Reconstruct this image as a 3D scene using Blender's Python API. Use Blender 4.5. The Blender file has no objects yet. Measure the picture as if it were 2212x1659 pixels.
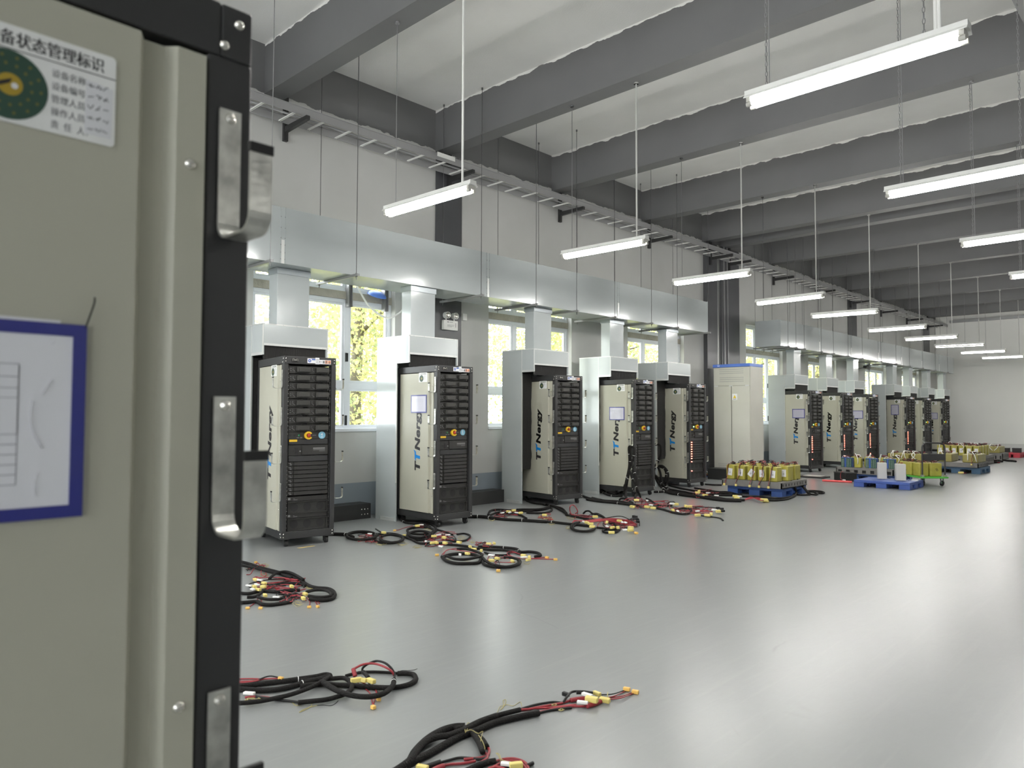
import bpy, math, random
from mathutils import Vector, Matrix
import numpy as np
random.seed(7)
PI = math.pi
sc = bpy.context.scene
COL = sc.collection

# ------------------------------------------------------------------ camera
FPX, YAW, PIT, ROL, CH = 1589.66888, 0.765774232, 0.0412305091, 0.00295836788, 1.45139799
W, H = 2212, 1659
cy, sy, cp, sp = math.cos(YAW), math.sin(YAW), math.cos(PIT), math.sin(PIT)
FW = Vector((-sy * cp, cy * cp, sp)); RT0 = Vector((cy, sy, 0)); UP0 = RT0.cross(FW)
RT = math.cos(ROL) * RT0 + math.sin(ROL) * UP0
UP = -math.sin(ROL) * RT0 + math.cos(ROL) * UP0
CAM = Vector((0, 0, CH))
cd = bpy.data.cameras.new('camera'); cam = bpy.data.objects.new('camera', cd); COL.objects.link(cam)
M4 = Matrix((RT, UP, -FW)).transposed().to_4x4(); M4.translation = CAM
cam.matrix_world = M4
cd.sensor_fit = 'HORIZONTAL'; cd.sensor_width = 36; cd.lens = FPX / W * 36; cd.clip_start = .02; cd.clip_end = 300
cd.dof.use_dof = True; cd.dof.focus_distance = 10.0; cd.dof.aperture_fstop = 5.0
sc.camera = cam

def ray(u, v): return RT * ((u - W / 2) / FPX) + UP * (-(v - H / 2) / FPX) + FW
def fp(u, v, z=0.0):                       # survey: where the line of sight meets a level
    d = ray(u, v); t = (z - CH) / d.z; return CAM + d * t
def onx(u, v, x): d = ray(u, v); return CAM + d * (x / d.x)
def ony(u, v, y): d = ray(u, v); return CAM + d * (y / d.y)

# ------------------------------------------------------------------ materials
def lin(c):
    c = c / 255.0
    return c / 12.92 if c <= .04045 else ((c + .055) / 1.055) ** 2.4
def rgb(r, g, b): return (lin(r), lin(g), lin(b), 1)
MATS = {}
def mat(name, col, rough=.5, metal=0.0, spec=.5, coat=0.0, emit=None, estr=0.0, bump=0.0, bscale=30.0, var=0.0, vscale=3.0, trans=0.0, bdetail=3.0, stretch=None):
    m = bpy.data.materials.new(name); m.use_nodes = True
    nt = m.node_tree; b = nt.nodes['Principled BSDF']
    b.inputs['Base Color'].default_value = col; b.inputs['Roughness'].default_value = rough
    b.inputs['Metallic'].default_value = metal; b.inputs['Specular IOR Level'].default_value = spec
    b.inputs['Coat Weight'].default_value = coat
    if emit: b.inputs['Emission Color'].default_value = emit; b.inputs['Emission Strength'].default_value = estr
    if bump or var:
        tc = nt.nodes.new('ShaderNodeTexCoord'); src = tc.outputs['Object']
        if stretch:
            mp = nt.nodes.new('ShaderNodeMapping'); mp.inputs['Scale'].default_value = stretch
            nt.links.new(src, mp.inputs['Vector']); src = mp.outputs['Vector']
        if bump:
            n = nt.nodes.new('ShaderNodeTexNoise'); n.inputs['Scale'].default_value = bscale; n.inputs['Detail'].default_value = bdetail
            nt.links.new(src, n.inputs['Vector'])
            bp = nt.nodes.new('ShaderNodeBump'); bp.inputs['Strength'].default_value = bump; bp.inputs['Distance'].default_value = .02
            nt.links.new(n.outputs['Fac'], bp.inputs['Height']); nt.links.new(bp.outputs['Normal'], b.inputs['Normal'])
        if var:
            n2 = nt.nodes.new('ShaderNodeTexNoise'); n2.inputs['Scale'].default_value = vscale; n2.inputs['Detail'].default_value = 5
            nt.links.new(src, n2.inputs['Vector'])
            r = nt.nodes.new('ShaderNodeValToRGB'); r.color_ramp.elements[0].position = .3; r.color_ramp.elements[1].position = .7
            r.color_ramp.elements[0].color = tuple(c * (1 - var) for c in col[:3]) + (1,)
            r.color_ramp.elements[1].color = tuple(min(1, c * (1 + var)) for c in col[:3]) + (1,)
            nt.links.new(n2.outputs['Fac'], r.inputs['Fac']); nt.links.new(r.outputs['Color'], b.inputs['Base Color'])
    MATS[name] = m
    return m

M = {}
M['ceil'] = mat('ceiling_paint', (.90, .895, .87, 1), .9, var=.06, vscale=.7, bump=.15, bscale=60)
M['beam'] = mat('beam_dark_paint', (.105, .105, .106, 1), .55, var=.10, vscale=1.2, bump=.1, bscale=12)
M['dark'] = mat('rack_black_steel', (.031, .031, .031, 1), .45, var=.12, vscale=4)
M['module'] = mat('module_black', (.026, .025, .023, 1), .5, bump=.1, bscale=200)
M['module2'] = mat('module_handle_black', (.040, .039, .035, 1), .45)
M['black'] = mat('deep_black', (.012, .012, .012, 1), .6)
M['foam'] = mat('black_brush', (.022, .021, .020, 1), .95, bump=.8, bscale=120, stretch=(1, 1, .08))
M['beige'] = mat('beige_panel_paint', (.47, .46, .375, 1), .5, var=.03, vscale=2, bump=.03, bscale=250)
M['cab'] = mat('cabinet_cream_paint', (.52, .51, .45, 1), .5, var=.04, vscale=2)
M['zinc'] = mat('galvanised_strap', (.56, .56, .52, 1), .36, metal=.85, var=.32, vscale=22, bump=.06, bscale=90)
M['chrome'] = mat('bright_screw', (.75, .73, .67, 1), .25, metal=.9)
M['duct'] = mat('duct_board', (.50, .535, .535, 1), .17, metal=.06, bump=.13, bscale=2.2, var=.03, vscale=1.5, bdetail=6, stretch=(1, 1, 2.2))
M['ductedge'] = mat('duct_trim', (.70, .71, .69, 1), .35, metal=.4)
M['white'] = mat('white_enamel', (.80, .80, .77, 1), .35)
M['pvc'] = mat('white_pvc', (.74, .76, .80, 1), .35)
M['paper'] = mat('white_paper', (.78, .78, .80, 1), .4, coat=.15)
M['sleevepaper'] = mat('paper_in_sleeve', (.80, .80, .84, 1), .25, coat=.5, bump=.12, bscale=9)
M['sleevepaper2'] = mat('lilac_paper_in_sleeve', (.50, .485, .58, 1), .25, coat=.5, bump=.12, bscale=9)
M['label'] = mat('grey_white_label', (.86, .86, .84, 1), .35, var=.05, vscale=8)
M['ink'] = mat('black_ink', (.02, .018, .02, 1), .5)
M['greyink'] = mat('grey_ink', (.16, .16, .17, 1), .5)
M['blueink'] = mat('logo_blue', rgb(0, 133, 214), .45)
M['green_d'] = mat('dark_green_disc', (.03, .075, .052, 1), .45)
M['gold'] = mat('ochre_yellow', (.42, .29, .03, 1), .45)
M['navy'] = mat('navy_border', (.025, .03, .22, 1), .4, coat=.3)
M['estop_y'] = mat('safety_yellow', (.75, .47, .03, 1), .4)
M['estop_r'] = mat('safety_red', (.35, .03, .015, 1), .35)
M['stk_blue'] = mat('sticker_blue', (.20, .44, .58, 1), .35)
M['stk_or'] = mat('sticker_orange', (.62, .25, .12, 1), .4)
M['stk_db'] = mat('sticker_deep_blue', (.06, .13, .42, 1), .4)
M['led_r'] = mat('red_led', (.5, .02, .02, 1), .3, emit=(1, .10, .06, 1), estr=14)
M['led_g'] = mat('green_led', (.1, .5, .1, 1), .3, emit=(.35, 1, .3, 1), estr=3)
M['lamp_g'] = mat('green_lamp_off', (.02, .14, .06, 1), .3)
M['rubber'] = mat('black_rubber', (.018, .018, .018, 1), .5)
M['steel'] = mat('grey_steel', (.30, .30, .30, 1), .45, metal=.5)
M['tray'] = mat('galvanised_tray', (.36, .36, .36, 1), .5, metal=.35)
M['rod'] = mat('threaded_rod', (.34, .34, .34, 1), .5, metal=.4)
M['tube'] = mat('fluorescent_tube', (.9, .9, .9, 1), .4, emit=(1, .985, .95, 1), estr=82.0)
M['sleeve'] = mat('black_cable_sleeve', (.010, .009, .0085, 1), .75, spec=.2, bump=.4, bscale=140)
M['redwire'] = mat('red_wire', (.27, .022, .03, 1), .45)
M['blackwire'] = mat('black_wire', (.010, .010, .010, 1), .5, spec=.3)
M['ywire'] = mat('thin_olive_wire', (.42, .36, .14, 1), .5)
M['conn'] = mat('amber_connector', (.80, .49, .12, 1), .4)
M['ytape'] = mat('yellow_tape', (.74, .62, .20, 1), .5)
M['wtag'] = mat('white_tag', (.8, .8, .78, 1), .5)
M['batt'] = mat('battery_yellow_wrap', (.37, .335, .06, 1), .38, var=.10, vscale=9, bump=.2, bscale=18)
M['batt2'] = mat('battery_olive_wrap', (.29, .255, .07, 1), .38, var=.10, vscale=9, bump=.2, bscale=18)
M['pal_g'] = mat('grey_plastic', (.17, .165, .155, 1), .55, var=.08, vscale=6)
M['pal_b'] = mat('blue_plastic', (.035, .085, .27, 1), .45, var=.08, vscale=6)
M['pal_b2'] = mat('royal_blue_plastic', (.038, .078, .29, 1), .45, var=.06, vscale=6)
M['pal_t'] = mat('teal_blue_plastic', (.05, .12, .21, 1), .5, var=.06, vscale=6)
M['pal_r'] = mat('red_plastic', (.42, .03, .05, 1), .5)
M['tgreen'] = mat('trolley_green', (.08, .42, .05, 1), .45)
M['wheelg'] = mat('wheel_green', (.05, .20, .06, 1), .5)
M['pcb'] = mat('green_circuit_board', (.015, .07, .04, 1), .45)
M['cellblue'] = mat('cell_blue', (.05, .11, .36, 1), .4)
M['greybox'] = mat('light_grey_casing', (.52, .51, .47, 1), .5)
M['pinktube'] = mat('pink_red_tube', (.75, .10, .10, 1), .4)
M['capblue'] = mat('cabinet_top_blue', (.07, .16, .55, 1), .4)
M['amber'] = mat('warning_yellow', (.85, .62, .04, 1), .45)
M['lintel'] = mat('bare_concrete', (.42, .39, .33, 1), .9, var=.15, vscale=6, bump=.3, bscale=30)
M['bluebag'] = mat('blue_plastic_bag', (.10, .22, .68, 1), .4)
M['trunk'] = mat('bark', (.16, .14, .11, 1), .9, bump=.5, bscale=20)
M['tapeline'] = mat('worn_yellow_tape', (.55, .42, .16, 1), .7, var=.3, vscale=14)

def paint_wall():                          # white wall, blue-grey dado, dark band at the girder with a hand-cut edge
    m = bpy.data.materials.new('wall_paint'); m.use_nodes = True; nt = m.node_tree; b = nt.nodes['Principled BSDF']
    b.inputs['Roughness'].default_value = .6
    g = nt.nodes.new('ShaderNodeNewGeometry'); s = nt.nodes.new('ShaderNodeSeparateXYZ'); nt.links.new(g.outputs['Position'], s.inputs[0])
    n = nt.nodes.new('ShaderNodeTexNoise'); n.inputs['Scale'].default_value = 5; n.inputs['Detail'].default_value = 6; nt.links.new(g.outputs['Position'], n.inputs['Vector'])
    a = nt.nodes.new('ShaderNodeMath'); a.operation = 'MULTIPLY_ADD'; a.inputs[1].default_value = .16; a.inputs[2].default_value = -.08
    nt.links.new(n.outputs['Fac'], a.inputs[0])
    z = nt.nodes.new('ShaderNodeMath'); z.operation = 'ADD'; nt.links.new(s.outputs['Z'], z.inputs[0]); nt.links.new(a.outputs[0], z.inputs[1])
    gt = nt.nodes.new('ShaderNodeMath'); gt.operation = 'GREATER_THAN'; gt.inputs[1].default_value = 5.655; nt.links.new(z.outputs[0], gt.inputs[0])
    lt = nt.nodes.new('ShaderNodeMath'); lt.operation = 'LESS_THAN'; lt.inputs[1].default_value = .475; nt.links.new(s.outputs['Z'], lt.inputs[0])
    n2 = nt.nodes.new('ShaderNodeTexNoise'); n2.inputs['Scale'].default_value = 1.1; n2.inputs['Detail'].default_value = 5; nt.links.new(g.outputs['Position'], n2.inputs['Vector'])
    r = nt.nodes.new('ShaderNodeValToRGB'); r.color_ramp.elements[0].position = .3; r.color_ramp.elements[1].position = .7
    r.color_ramp.elements[0].color = (.51, .51, .49, 1); r.color_ramp.elements[1].color = (.56, .56, .54, 1)
    nt.links.new(n2.outputs['Fac'], r.inputs['Fac'])
    m1 = nt.nodes.new('ShaderNodeMix'); m1.data_type = 'RGBA'; nt.links.new(gt.outputs[0], m1.inputs['Factor']); nt.links.new(r.outputs['Color'], m1.inputs['A']); m1.inputs['B'].default_value = (.17, .17, .172, 1)
    m2 = nt.nodes.new('ShaderNodeMix'); m2.data_type = 'RGBA'; nt.links.new(lt.outputs[0], m2.inputs['Factor']); nt.links.new(m1.outputs['Result'], m2.inputs['A']); m2.inputs['B'].default_value = (.26, .30, .335, 1)
    nt.links.new(m2.outputs['Result'], b.inputs['Base Color'])
    return m
M['wall'] = paint_wall()

def paint_beam():                          # grey beam whose top edge leaves the slab's white paint ragged
    m = bpy.data.materials.new('beam_paint'); m.use_nodes = True; nt = m.node_tree; b = nt.nodes['Principled BSDF']
    b.inputs['Roughness'].default_value = .6
    g = nt.nodes.new('ShaderNodeNewGeometry'); s = nt.nodes.new('ShaderNodeSeparateXYZ'); nt.links.new(g.outputs['Position'], s.inputs[0])
    n = nt.nodes.new('ShaderNodeTexNoise'); n.inputs['Scale'].default_value = 4; n.inputs['Detail'].default_value = 8; nt.links.new(g.outputs['Position'], n.inputs['Vector'])
    a = nt.nodes.new('ShaderNodeMath'); a.operation = 'MULTIPLY_ADD'; a.inputs[1].default_value = .14; nt.links.new(n.outputs['Fac'], a.inputs[0]); nt.links.new(s.outputs['Z'], a.inputs[2])
    gt = nt.nodes.new('ShaderNodeMath'); gt.operation = 'GREATER_THAN'; gt.inputs[1].default_value = 6.325; nt.links.new(a.outputs[0], gt.inputs[0])
    n2 = nt.nodes.new('ShaderNodeTexNoise'); n2.inputs['Scale'].default_value = .9; n2.inputs['Detail'].default_value = 4; nt.links.new(g.outputs['Position'], n2.inputs['Vector'])
    r = nt.nodes.new('ShaderNodeValToRGB'); r.color_ramp.elements[0].position = .3; r.color_ramp.elements[1].position = .7
    r.color_ramp.elements[0].color = (.142, .142, .144, 1); r.color_ramp.elements[1].color = (.165, .165, .167, 1)
    nt.links.new(n2.outputs['Fac'], r.inputs['Fac'])
    m1 = nt.nodes.new('ShaderNodeMix'); m1.data_type = 'RGBA'; nt.links.new(gt.outputs[0], m1.inputs['Factor']); nt.links.new(r.outputs['Color'], m1.inputs['A']); m1.inputs['B'].default_value = (.82, .815, .79, 1)
    nt.links.new(m1.outputs['Result'], b.inputs['Base Color'])
    return m
M['beam'] = paint_beam()

def floor_mat():
    m = bpy.data.materials.new('grey_epoxy_floor'); m.use_nodes = True; nt = m.node_tree; b = nt.nodes['Principled BSDF']; b.inputs['Specular IOR Level'].default_value = .38
    g = nt.nodes.new('ShaderNodeNewGeometry'); P = g.outputs['Position']
    def noise(sc_, det, stretch=None, dist=0):
        src = P
        if stretch:
            mp = nt.nodes.new('ShaderNodeMapping'); mp.inputs['Scale'].default_value = stretch; mp.inputs['Rotation'].default_value = (0, 0, .5); nt.links.new(P, mp.inputs['Vector']); src = mp.outputs['Vector']
        n = nt.nodes.new('ShaderNodeTexNoise'); n.inputs['Scale'].default_value = sc_; n.inputs['Detail'].default_value = det; n.inputs['Distortion'].default_value = dist
        nt.links.new(src, n.inputs['Vector']); return n.outputs['Fac']
    def ramp(f, p0, p1, c0, c1):
        r = nt.nodes.new('ShaderNodeValToRGB'); r.color_ramp.elements[0].position = p0; r.color_ramp.elements[1].position = p1
        r.color_ramp.elements[0].color = c0; r.color_ramp.elements[1].color = c1; nt.links.new(f, r.inputs['Fac']); return r.outputs['Color']
    base = ramp(noise(.8, 6), .3, .7, (.224, .233, .231, 1), (.240, .250, .247, 1))
    scr = ramp(noise(2.2, 9, (9, .35, 1), .3), .55, .80, (0, 0, 0, 1), (1, 1, 1, 1))
    mx = nt.nodes.new('ShaderNodeMix'); mx.data_type = 'RGBA'
    ml = nt.nodes.new('ShaderNodeMath'); ml.operation = 'MULTIPLY'; ml.inputs[1].default_value = .13; nt.links.new(scr, ml.inputs[0])
    nt.links.new(ml.outputs[0], mx.inputs['Factor']); nt.links.new(base, mx.inputs['A']); mx.inputs['B'].default_value = (.40, .40, .37, 1)
    # fine dark hairline scuffs
    wm = nt.nodes.new('ShaderNodeVectorMath'); wm.operation = 'MULTIPLY_ADD'; wn = nt.nodes.new('ShaderNodeTexNoise'); wn.inputs['Scale'].default_value = .7; wn.inputs['Detail'].default_value = 3; nt.links.new(P, wn.inputs['Vector'])
    nt.links.new(wn.outputs['Color'], wm.inputs[0]); wm.inputs[1].default_value = (.9, .9, 0); nt.links.new(P, wm.inputs[2])
    wv = nt.nodes.new('ShaderNodeTexVoronoi'); wv.feature = 'DISTANCE_TO_EDGE'; wv.inputs['Scale'].default_value = .38; nt.links.new(wm.outputs[0], wv.inputs['Vector'])
    hl = ramp(wv.outputs['Distance'], .0012, .0030, (1, 1, 1, 1), (0, 0, 0, 1))
    msk = ramp(noise(1.6, 3), .55, .65, (0, 0, 0, 1), (1, 1, 1, 1))
    mm = nt.nodes.new('ShaderNodeMath'); mm.operation = 'MULTIPLY'; nt.links.new(hl, mm.inputs[0]); nt.links.new(msk, mm.inputs[1])
    mm2 = nt.nodes.new('ShaderNodeMath'); mm2.operation = 'MULTIPLY'; mm2.inputs[1].default_value = .35; nt.links.new(mm.outputs[0], mm2.inputs[0])
    mx2 = nt.nodes.new('ShaderNodeMix'); mx2.data_type = 'RGBA'; nt.links.new(mm2.outputs[0], mx2.inputs['Factor']); nt.links.new(mx.outputs['Result'], mx2.inputs['A']); mx2.inputs['B'].default_value = (.12, .12, .11, 1)
    nt.links.new(mx2.outputs['Result'], b.inputs['Base Color'])
    b.inputs['Roughness'].default_value = .29
    bp = nt.nodes.new('ShaderNodeBump'); bp.inputs['Strength'].default_value = .06; bp.inputs['Distance'].default_value = .01; nt.links.new(noise(1.6, 3), bp.inputs['Height'])
    bq = nt.nodes.new('ShaderNodeBump'); bq.inputs['Strength'].default_value = .22; bq.inputs['Distance'].default_value = .004; nt.links.new(noise(5.0, 5, (3.0, .9, 1), .8), bq.inputs['Height']); nt.links.new(bp.outputs['Normal'], bq.inputs['Normal']); nt.links.new(bq.outputs['Normal'], b.inputs['Normal'])
    return m
M['floor'] = floor_mat()

def glass_mat():
    m = bpy.data.materials.new('window_glass'); m.use_nodes = True; nt = m.node_tree
    nt.nodes.remove(nt.nodes['Principled BSDF']); o = nt.nodes['Material Output']
    t = nt.nodes.new('ShaderNodeBsdfTransparent'); t.inputs[0].default_value = (.95, .96, .95, 1)
    gl = nt.nodes.new('ShaderNodeBsdfGlossy'); gl.inputs['Roughness'].default_value = .03
    mx = nt.nodes.new('ShaderNodeMixShader'); mx.inputs[0].default_value = .06
    nt.links.new(t.outputs[0], mx.inputs[1]); nt.links.new(gl.outputs[0], mx.inputs[2]); nt.links.new(mx.outputs[0], o.inputs[0])
    return m
M['glass'] = glass_mat()

def leaf_mat(name, c):
    m = bpy.data.materials.new(name); m.use_nodes = True; nt = m.node_tree; b = nt.nodes['Principled BSDF']; o = nt.nodes['Material Output']
    b.inputs['Base Color'].default_value = c; b.inputs['Roughness'].default_value = .6
    tr = nt.nodes.new('ShaderNodeBsdfTranslucent'); tr.inputs[0].default_value = c
    mx = nt.nodes.new('ShaderNodeMixShader'); mx.inputs[0].default_value = .5
    nt.links.new(b.outputs[0], mx.inputs[1]); nt.links.new(tr.outputs[0], mx.inputs[2]); nt.links.new(mx.outputs[0], o.inputs[0])
    return m
M['leaf1'] = leaf_mat('leaf_yellow_green', (.50, .50, .24, 1))
M['leaf2'] = leaf_mat('leaf_green', (.34, .40, .20, 1))
M['leaf3'] = leaf_mat('leaf_yellow', (.60, .55, .25, 1))
M['ground'] = mat('grass_ground', (.16, .17, .07, 1), .9, var=.3, vscale=2)

# ------------------------------------------------------------------ mesh builder
class MB:
    def __init__(s): s.v = []; s.f = []; s.m = []; s.mi = 0
    def mat(s, i): s.mi = i; return s
    def add(s, vs, fs):
        o = len(s.v); s.v += [tuple(p) for p in vs]; s.f += [tuple(i + o for i in f) for f in fs]; s.m += [s.mi] * len(fs); return s
    def box(s, x0, x1, y0, y1, z0, z1, T=None):
        vs = [Vector((x, y, z)) for z in (z0, z1) for y in (y0, y1) for x in (x0, x1)]
        if T: vs = [T @ p for p in vs]
        return s.add(vs, [(0, 2, 3, 1), (4, 5, 7, 6), (0, 1, 5, 4), (2, 6, 7, 3), (0, 4, 6, 2), (1, 3, 7, 5)])
    def bar(s, p0, p1, w, h, up=(0, 0, 1)):
        p0, p1 = Vector(p0), Vector(p1); d = (p1 - p0); L = d.length; d /= L
        a = Vector(up); a = a - d * a.dot(d)
        if a.length < 1e-6: a = Vector((1, 0, 0)) - d * d.x
        a.normalize(); b = d.cross(a)
        T = Matrix((d, b, a)).transposed().to_4x4(); T.translation = p0
        return s.box(0, L, -w / 2, w / 2, -h / 2, h / 2, T)
    def tube(s, pts, r, n=8, cap=True):
        pts = [Vector(p) for p in pts]; N = len(pts); o = len(s.v); prev = None
        rad = r if isinstance(r, (list, tuple)) else [r] * N
        for i, p in enumerate(pts):
            t = (pts[min(i + 1, N - 1)] - pts[max(i - 1, 0)])
            if t.length < 1e-9: t = Vector((0, 0, 1))
            t.normalize()
            if prev is None:
                a = Vector((0, 0, 1)) if abs(t.z) < .9 else Vector((1, 0, 0))
            else: a = prev
            a = a - t * a.dot(t)
            if a.length < 1e-6: a = t.orthogonal()
            a.normalize(); prev = a; b = t.cross(a)
            for k in range(n):
                an = 2 * PI * k / n; s.v.append(tuple(p + (a * math.cos(an) + b * math.sin(an)) * rad[i]))
        for i in range(N - 1):
            for k in range(n):
                k2 = (k + 1) % n; s.f.append((o + i * n + k, o + i * n + k2, o + (i + 1) * n + k2, o + (i + 1) * n + k)); s.m.append(s.mi)
        if cap:
            s.f.append(tuple(o + k for k in reversed(range(n)))); s.m.append(s.mi)
            s.f.append(tuple(o + (N - 1) * n + k for k in range(n))); s.m.append(s.mi)
        return s
    def cyl(s, p0, p1, r, n=12): return s.tube([p0, p1], r, n)
    def prism(s, poly, T, t):               # 2D outline extruded by t along T's local z
        n = len(poly); vs = [T @ Vector((p[0], p[1], 0)) for p in poly] + [T @ Vector((p[0], p[1], t)) for p in poly]
        fs = [tuple(reversed(range(n))), tuple(range(n, 2 * n))] + [(i, (i + 1) % n, n + (i + 1) % n, n + i) for i in range(n)]
        return s.add(vs, fs)
    def dome(s, c, nrm, r, h, n=12):
        c = Vector(c); nv = Vector(nrm).normalized(); a = nv.orthogonal().normalized(); b = nv.cross(a); o = len(s.v)
        rings = [(1, 0), (.82, .55), (.45, .9)]
        for rr, hh in rings:
            for k in range(n):
                an = 2 * PI * k / n; s.v.append(tuple(c + (a * math.cos(an) + b * math.sin(an)) * r * rr + nv * h * hh))
        s.v.append(tuple(c + nv * h))
        for i in range(2):
            for k in range(n):
                k2 = (k + 1) % n; s.f.append((o + i * n + k, o + i * n + k2, o + (i + 1) * n + k2, o + (i + 1) * n + k)); s.m.append(s.mi)
        for k in range(n): s.f.append((o + 2 * n + k, o + 2 * n + (k + 1) % n, o + 3 * n)); s.m.append(s.mi)
        return s
    def build(s, name, mats, parent=None, smooth=False, bevel=0.0, seg=2, loc=None):
        me = bpy.data.meshes.new(name); me.from_pydata(s.v, [], s.f)
        if not isinstance(mats, (list, tuple)): mats = [mats]
        for m in mats: me.materials.append(m)
        if len(mats) > 1: me.polygons.foreach_set('material_index', s.m)
        if smooth: me.polygons.foreach_set('use_smooth', [True] * len(me.polygons))
        me.update()
        o = bpy.data.objects.new(name, me); COL.objects.link(o)
        if parent: o.parent = parent
        if loc: o.location = loc
        if bevel:
            b = o.modifiers.new('bevel', 'BEVEL'); b.width = bevel; b.segments = seg; b.limit_method = 'ANGLE'; b.angle_limit = .6
            if not smooth:
                me.polygons.foreach_set('use_smooth', [True] * len(me.polygons))
                wn = o.modifiers.new('wn', 'WEIGHTED_NORMAL'); wn.keep_sharp = True
        return o

def tag(o, label=None, cat=None, group=None, kind=None):
    if label: o['label'] = label
    if cat: o['category'] = cat
    if group: o['group'] = group
    if kind: o['kind'] = kind
    return o
def thing(name, label, cat, loc=(0, 0, 0), rz=0.0, group=None):
    o = bpy.data.objects.new(name, None); COL.objects.link(o); o.empty_display_size = .1
    o.location = loc; o.rotation_euler = (0, 0, rz)
    return tag(o, label, cat, group)
def struct(o): o['kind'] = 'structure'; return o
def copy_tree(o, parent=None):
    c = o.copy(); COL.objects.link(c); c.parent = parent
    for ch in list(o.children): copy_tree(ch, c)
    return c
def disc(n, r, cx=0, cy_=0, a0=0): return [(cx + r * math.cos(2 * PI * k / n + a0), cy_ + r * math.sin(2 * PI * k / n + a0)) for k in range(n)]
def rrect(x0, x1, y0, y1, r, n=4):
    out = []
    for cx, cy_, a in ((x1 - r, y1 - r, 0), (x0 + r, y1 - r, PI / 2), (x0 + r, y0 + r, PI), (x1 - r, y0 + r, 1.5 * PI)):
        for k in range(n + 1): out.append((cx + r * math.cos(a + k * PI / 2 / n), cy_ + r * math.sin(a + k * PI / 2 / n)))
    return out
def frame_T(origin, ux, uy):
    ux, uy = Vector(ux).normalized(), Vector(uy).normalized(); uz = ux.cross(uy)
    T = Matrix((ux, uy, uz)).transposed().to_4x4(); T.translation = Vector(origin); return T
def catmull(P, step=8):
    P = [Vector(p) for p in P]; out = []
    for i in range(len(P) - 1):
        p0 = P[i - 1] if i else P[0] * 2 - P[1]; p1 = P[i]; p2 = P[i + 1]; p3 = P[i + 2] if i + 2 < len(P) else P[-1] * 2 - P[-2]
        for k in range(step):
            t = k / step
            out.append(.5 * ((2 * p1) + (p2 - p0) * t + (2 * p0 - 5 * p1 + 4 * p2 - p3) * t * t + (3 * p1 - p0 - 3 * p2 + p3) * t ** 3))
    out.append(P[-1]); return out
def text_geo(s, size=1.0, offset=0.0, shear=0.0, spacing=1.0):
    cu = bpy.data.curves.new('lettering', 'FONT'); cu.body = s; cu.size = size; cu.offset = offset; cu.shear = shear; cu.space_character = spacing; cu.resolution_u = 3
    ob = bpy.data.objects.new('lettering', cu); COL.objects.link(ob)
    dg = bpy.context.evaluated_depsgraph_get(); dg.update()
    me = bpy.data.meshes.new_from_object(ob.evaluated_get(dg))
    vs = [v.co.copy() for v in me.vertices]; fs = [tuple(p.vertices) for p in me.polygons]
    bpy.data.objects.remove(ob); bpy.data.curves.remove(cu); bpy.data.meshes.remove(me)
    return vs, fs
TXT = {}
def put_text(mb, s, T, x0, y0, w=None, h=None, **kw):     # fit text into width w / height h with lower-left at x0,y0 in T's plane
    key = (s, tuple(sorted(kw.items())))
    if key not in TXT: TXT[key] = text_geo(s, **kw)
    vs, fs = TXT[key]
    if not vs: return mb
    xs = [v.x for v in vs]; ys = [v.y for v in vs]; bx, by = min(xs), min(ys); bw, bh = max(xs) - bx, max(ys) - by
    sx = w / bw if w else None; sy_ = h / bh if h else None
    if sx is None: sx = sy_
    if sy_ is None: sy_ = sx
    return mb.add([T @ Vector((x0 + (v.x - bx) * sx, y0 + (v.y - by) * sy_, 0)) for v in vs], fs)
def squiggle(mb, T, x0, y0, w, h, n, rng, t=.0008):       # illegible handwriting: a wandering pen line
    x = x0
    for k in range(n):
        ww = w / n * .75
        pts = [(x + ww * q / 5 + rng.uniform(-.2, .2) * ww, y0 + h * rng.random()) for q in range(6)]
        for a, b in zip(pts, pts[1:]):
            d = Vector((b[0] - a[0], b[1] - a[1])); L = max(d.length, 1e-6); nx, ny = -d.y / L * t, d.x / L * t
            mb.add([T @ Vector((a[0] + nx, a[1] + ny, 0)), T @ Vector((a[0] - nx, a[1] - ny, 0)), T @ Vector((b[0] - nx, b[1] - ny, 0)), T @ Vector((b[0] + nx, b[1] + ny, 0))], [(0, 1, 2, 3)])
        x += w / n

# ------------------------------------------------------------------ the hall
XW = -8.88; YB, YF, XR = -8.0, 36.0, 10.0; ZC = 6.28; ZB = 5.62
struct(MB().box(XW - .24, XR, YB, YF, -.25, 0).build('floor', M['floor']))
struct(MB().box(XW - .24, XR, YB, YF + .2, ZC, ZC + .25).build('ceiling', M['ceil']))
WIN = [(.45, 2.70), (4.45, 6.70), (8.66, 10.87), (12.72, 14.95), (18.05, 20.27), (22.08, 24.30), (27.0, 29.2), (31.1, 33.3)]
ZS, ZL0, ZL1, ZH = 1.215, 3.09, 3.20, 3.83
w = MB(); y = YB
for a, b in WIN:
    w.box(XW - .24, XW, y, a, 0, ZC); w.box(XW - .24, XW, a, b, 0, ZS); w.box(XW - .24, XW, a, b, ZH, ZC); y = b
w.box(XW - .24, XW, y, YF, 0, ZC)
struct(w.build('wall_left', M['wall']))
far = mat('far_wall_paint', (.76, .76, .725, 1), .6, var=.04, vscale=.5)
struct(MB().box(XW - .24, XR, YF, YF + .2, 0, ZC).build('wall_far', far))
struct(MB().box(XW, XR, YF - .015, YF, 0, .305).build('baseboard_far', mat('far_dado_grey', (.56, .56, .54, 1), .55)))
w = MB(); y = YB
RW = [(-6 + 4.0 * k, -3.6 + 4.0 * k) for k in range(0)]
for a, b in RW:
    w.box(XR, XR + .2, y, a, 0, ZC); w.box(XR, XR + .2, a, b, 0, ZS); w.box(XR, XR + .2, a, b, ZH, ZC); y = b
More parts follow.
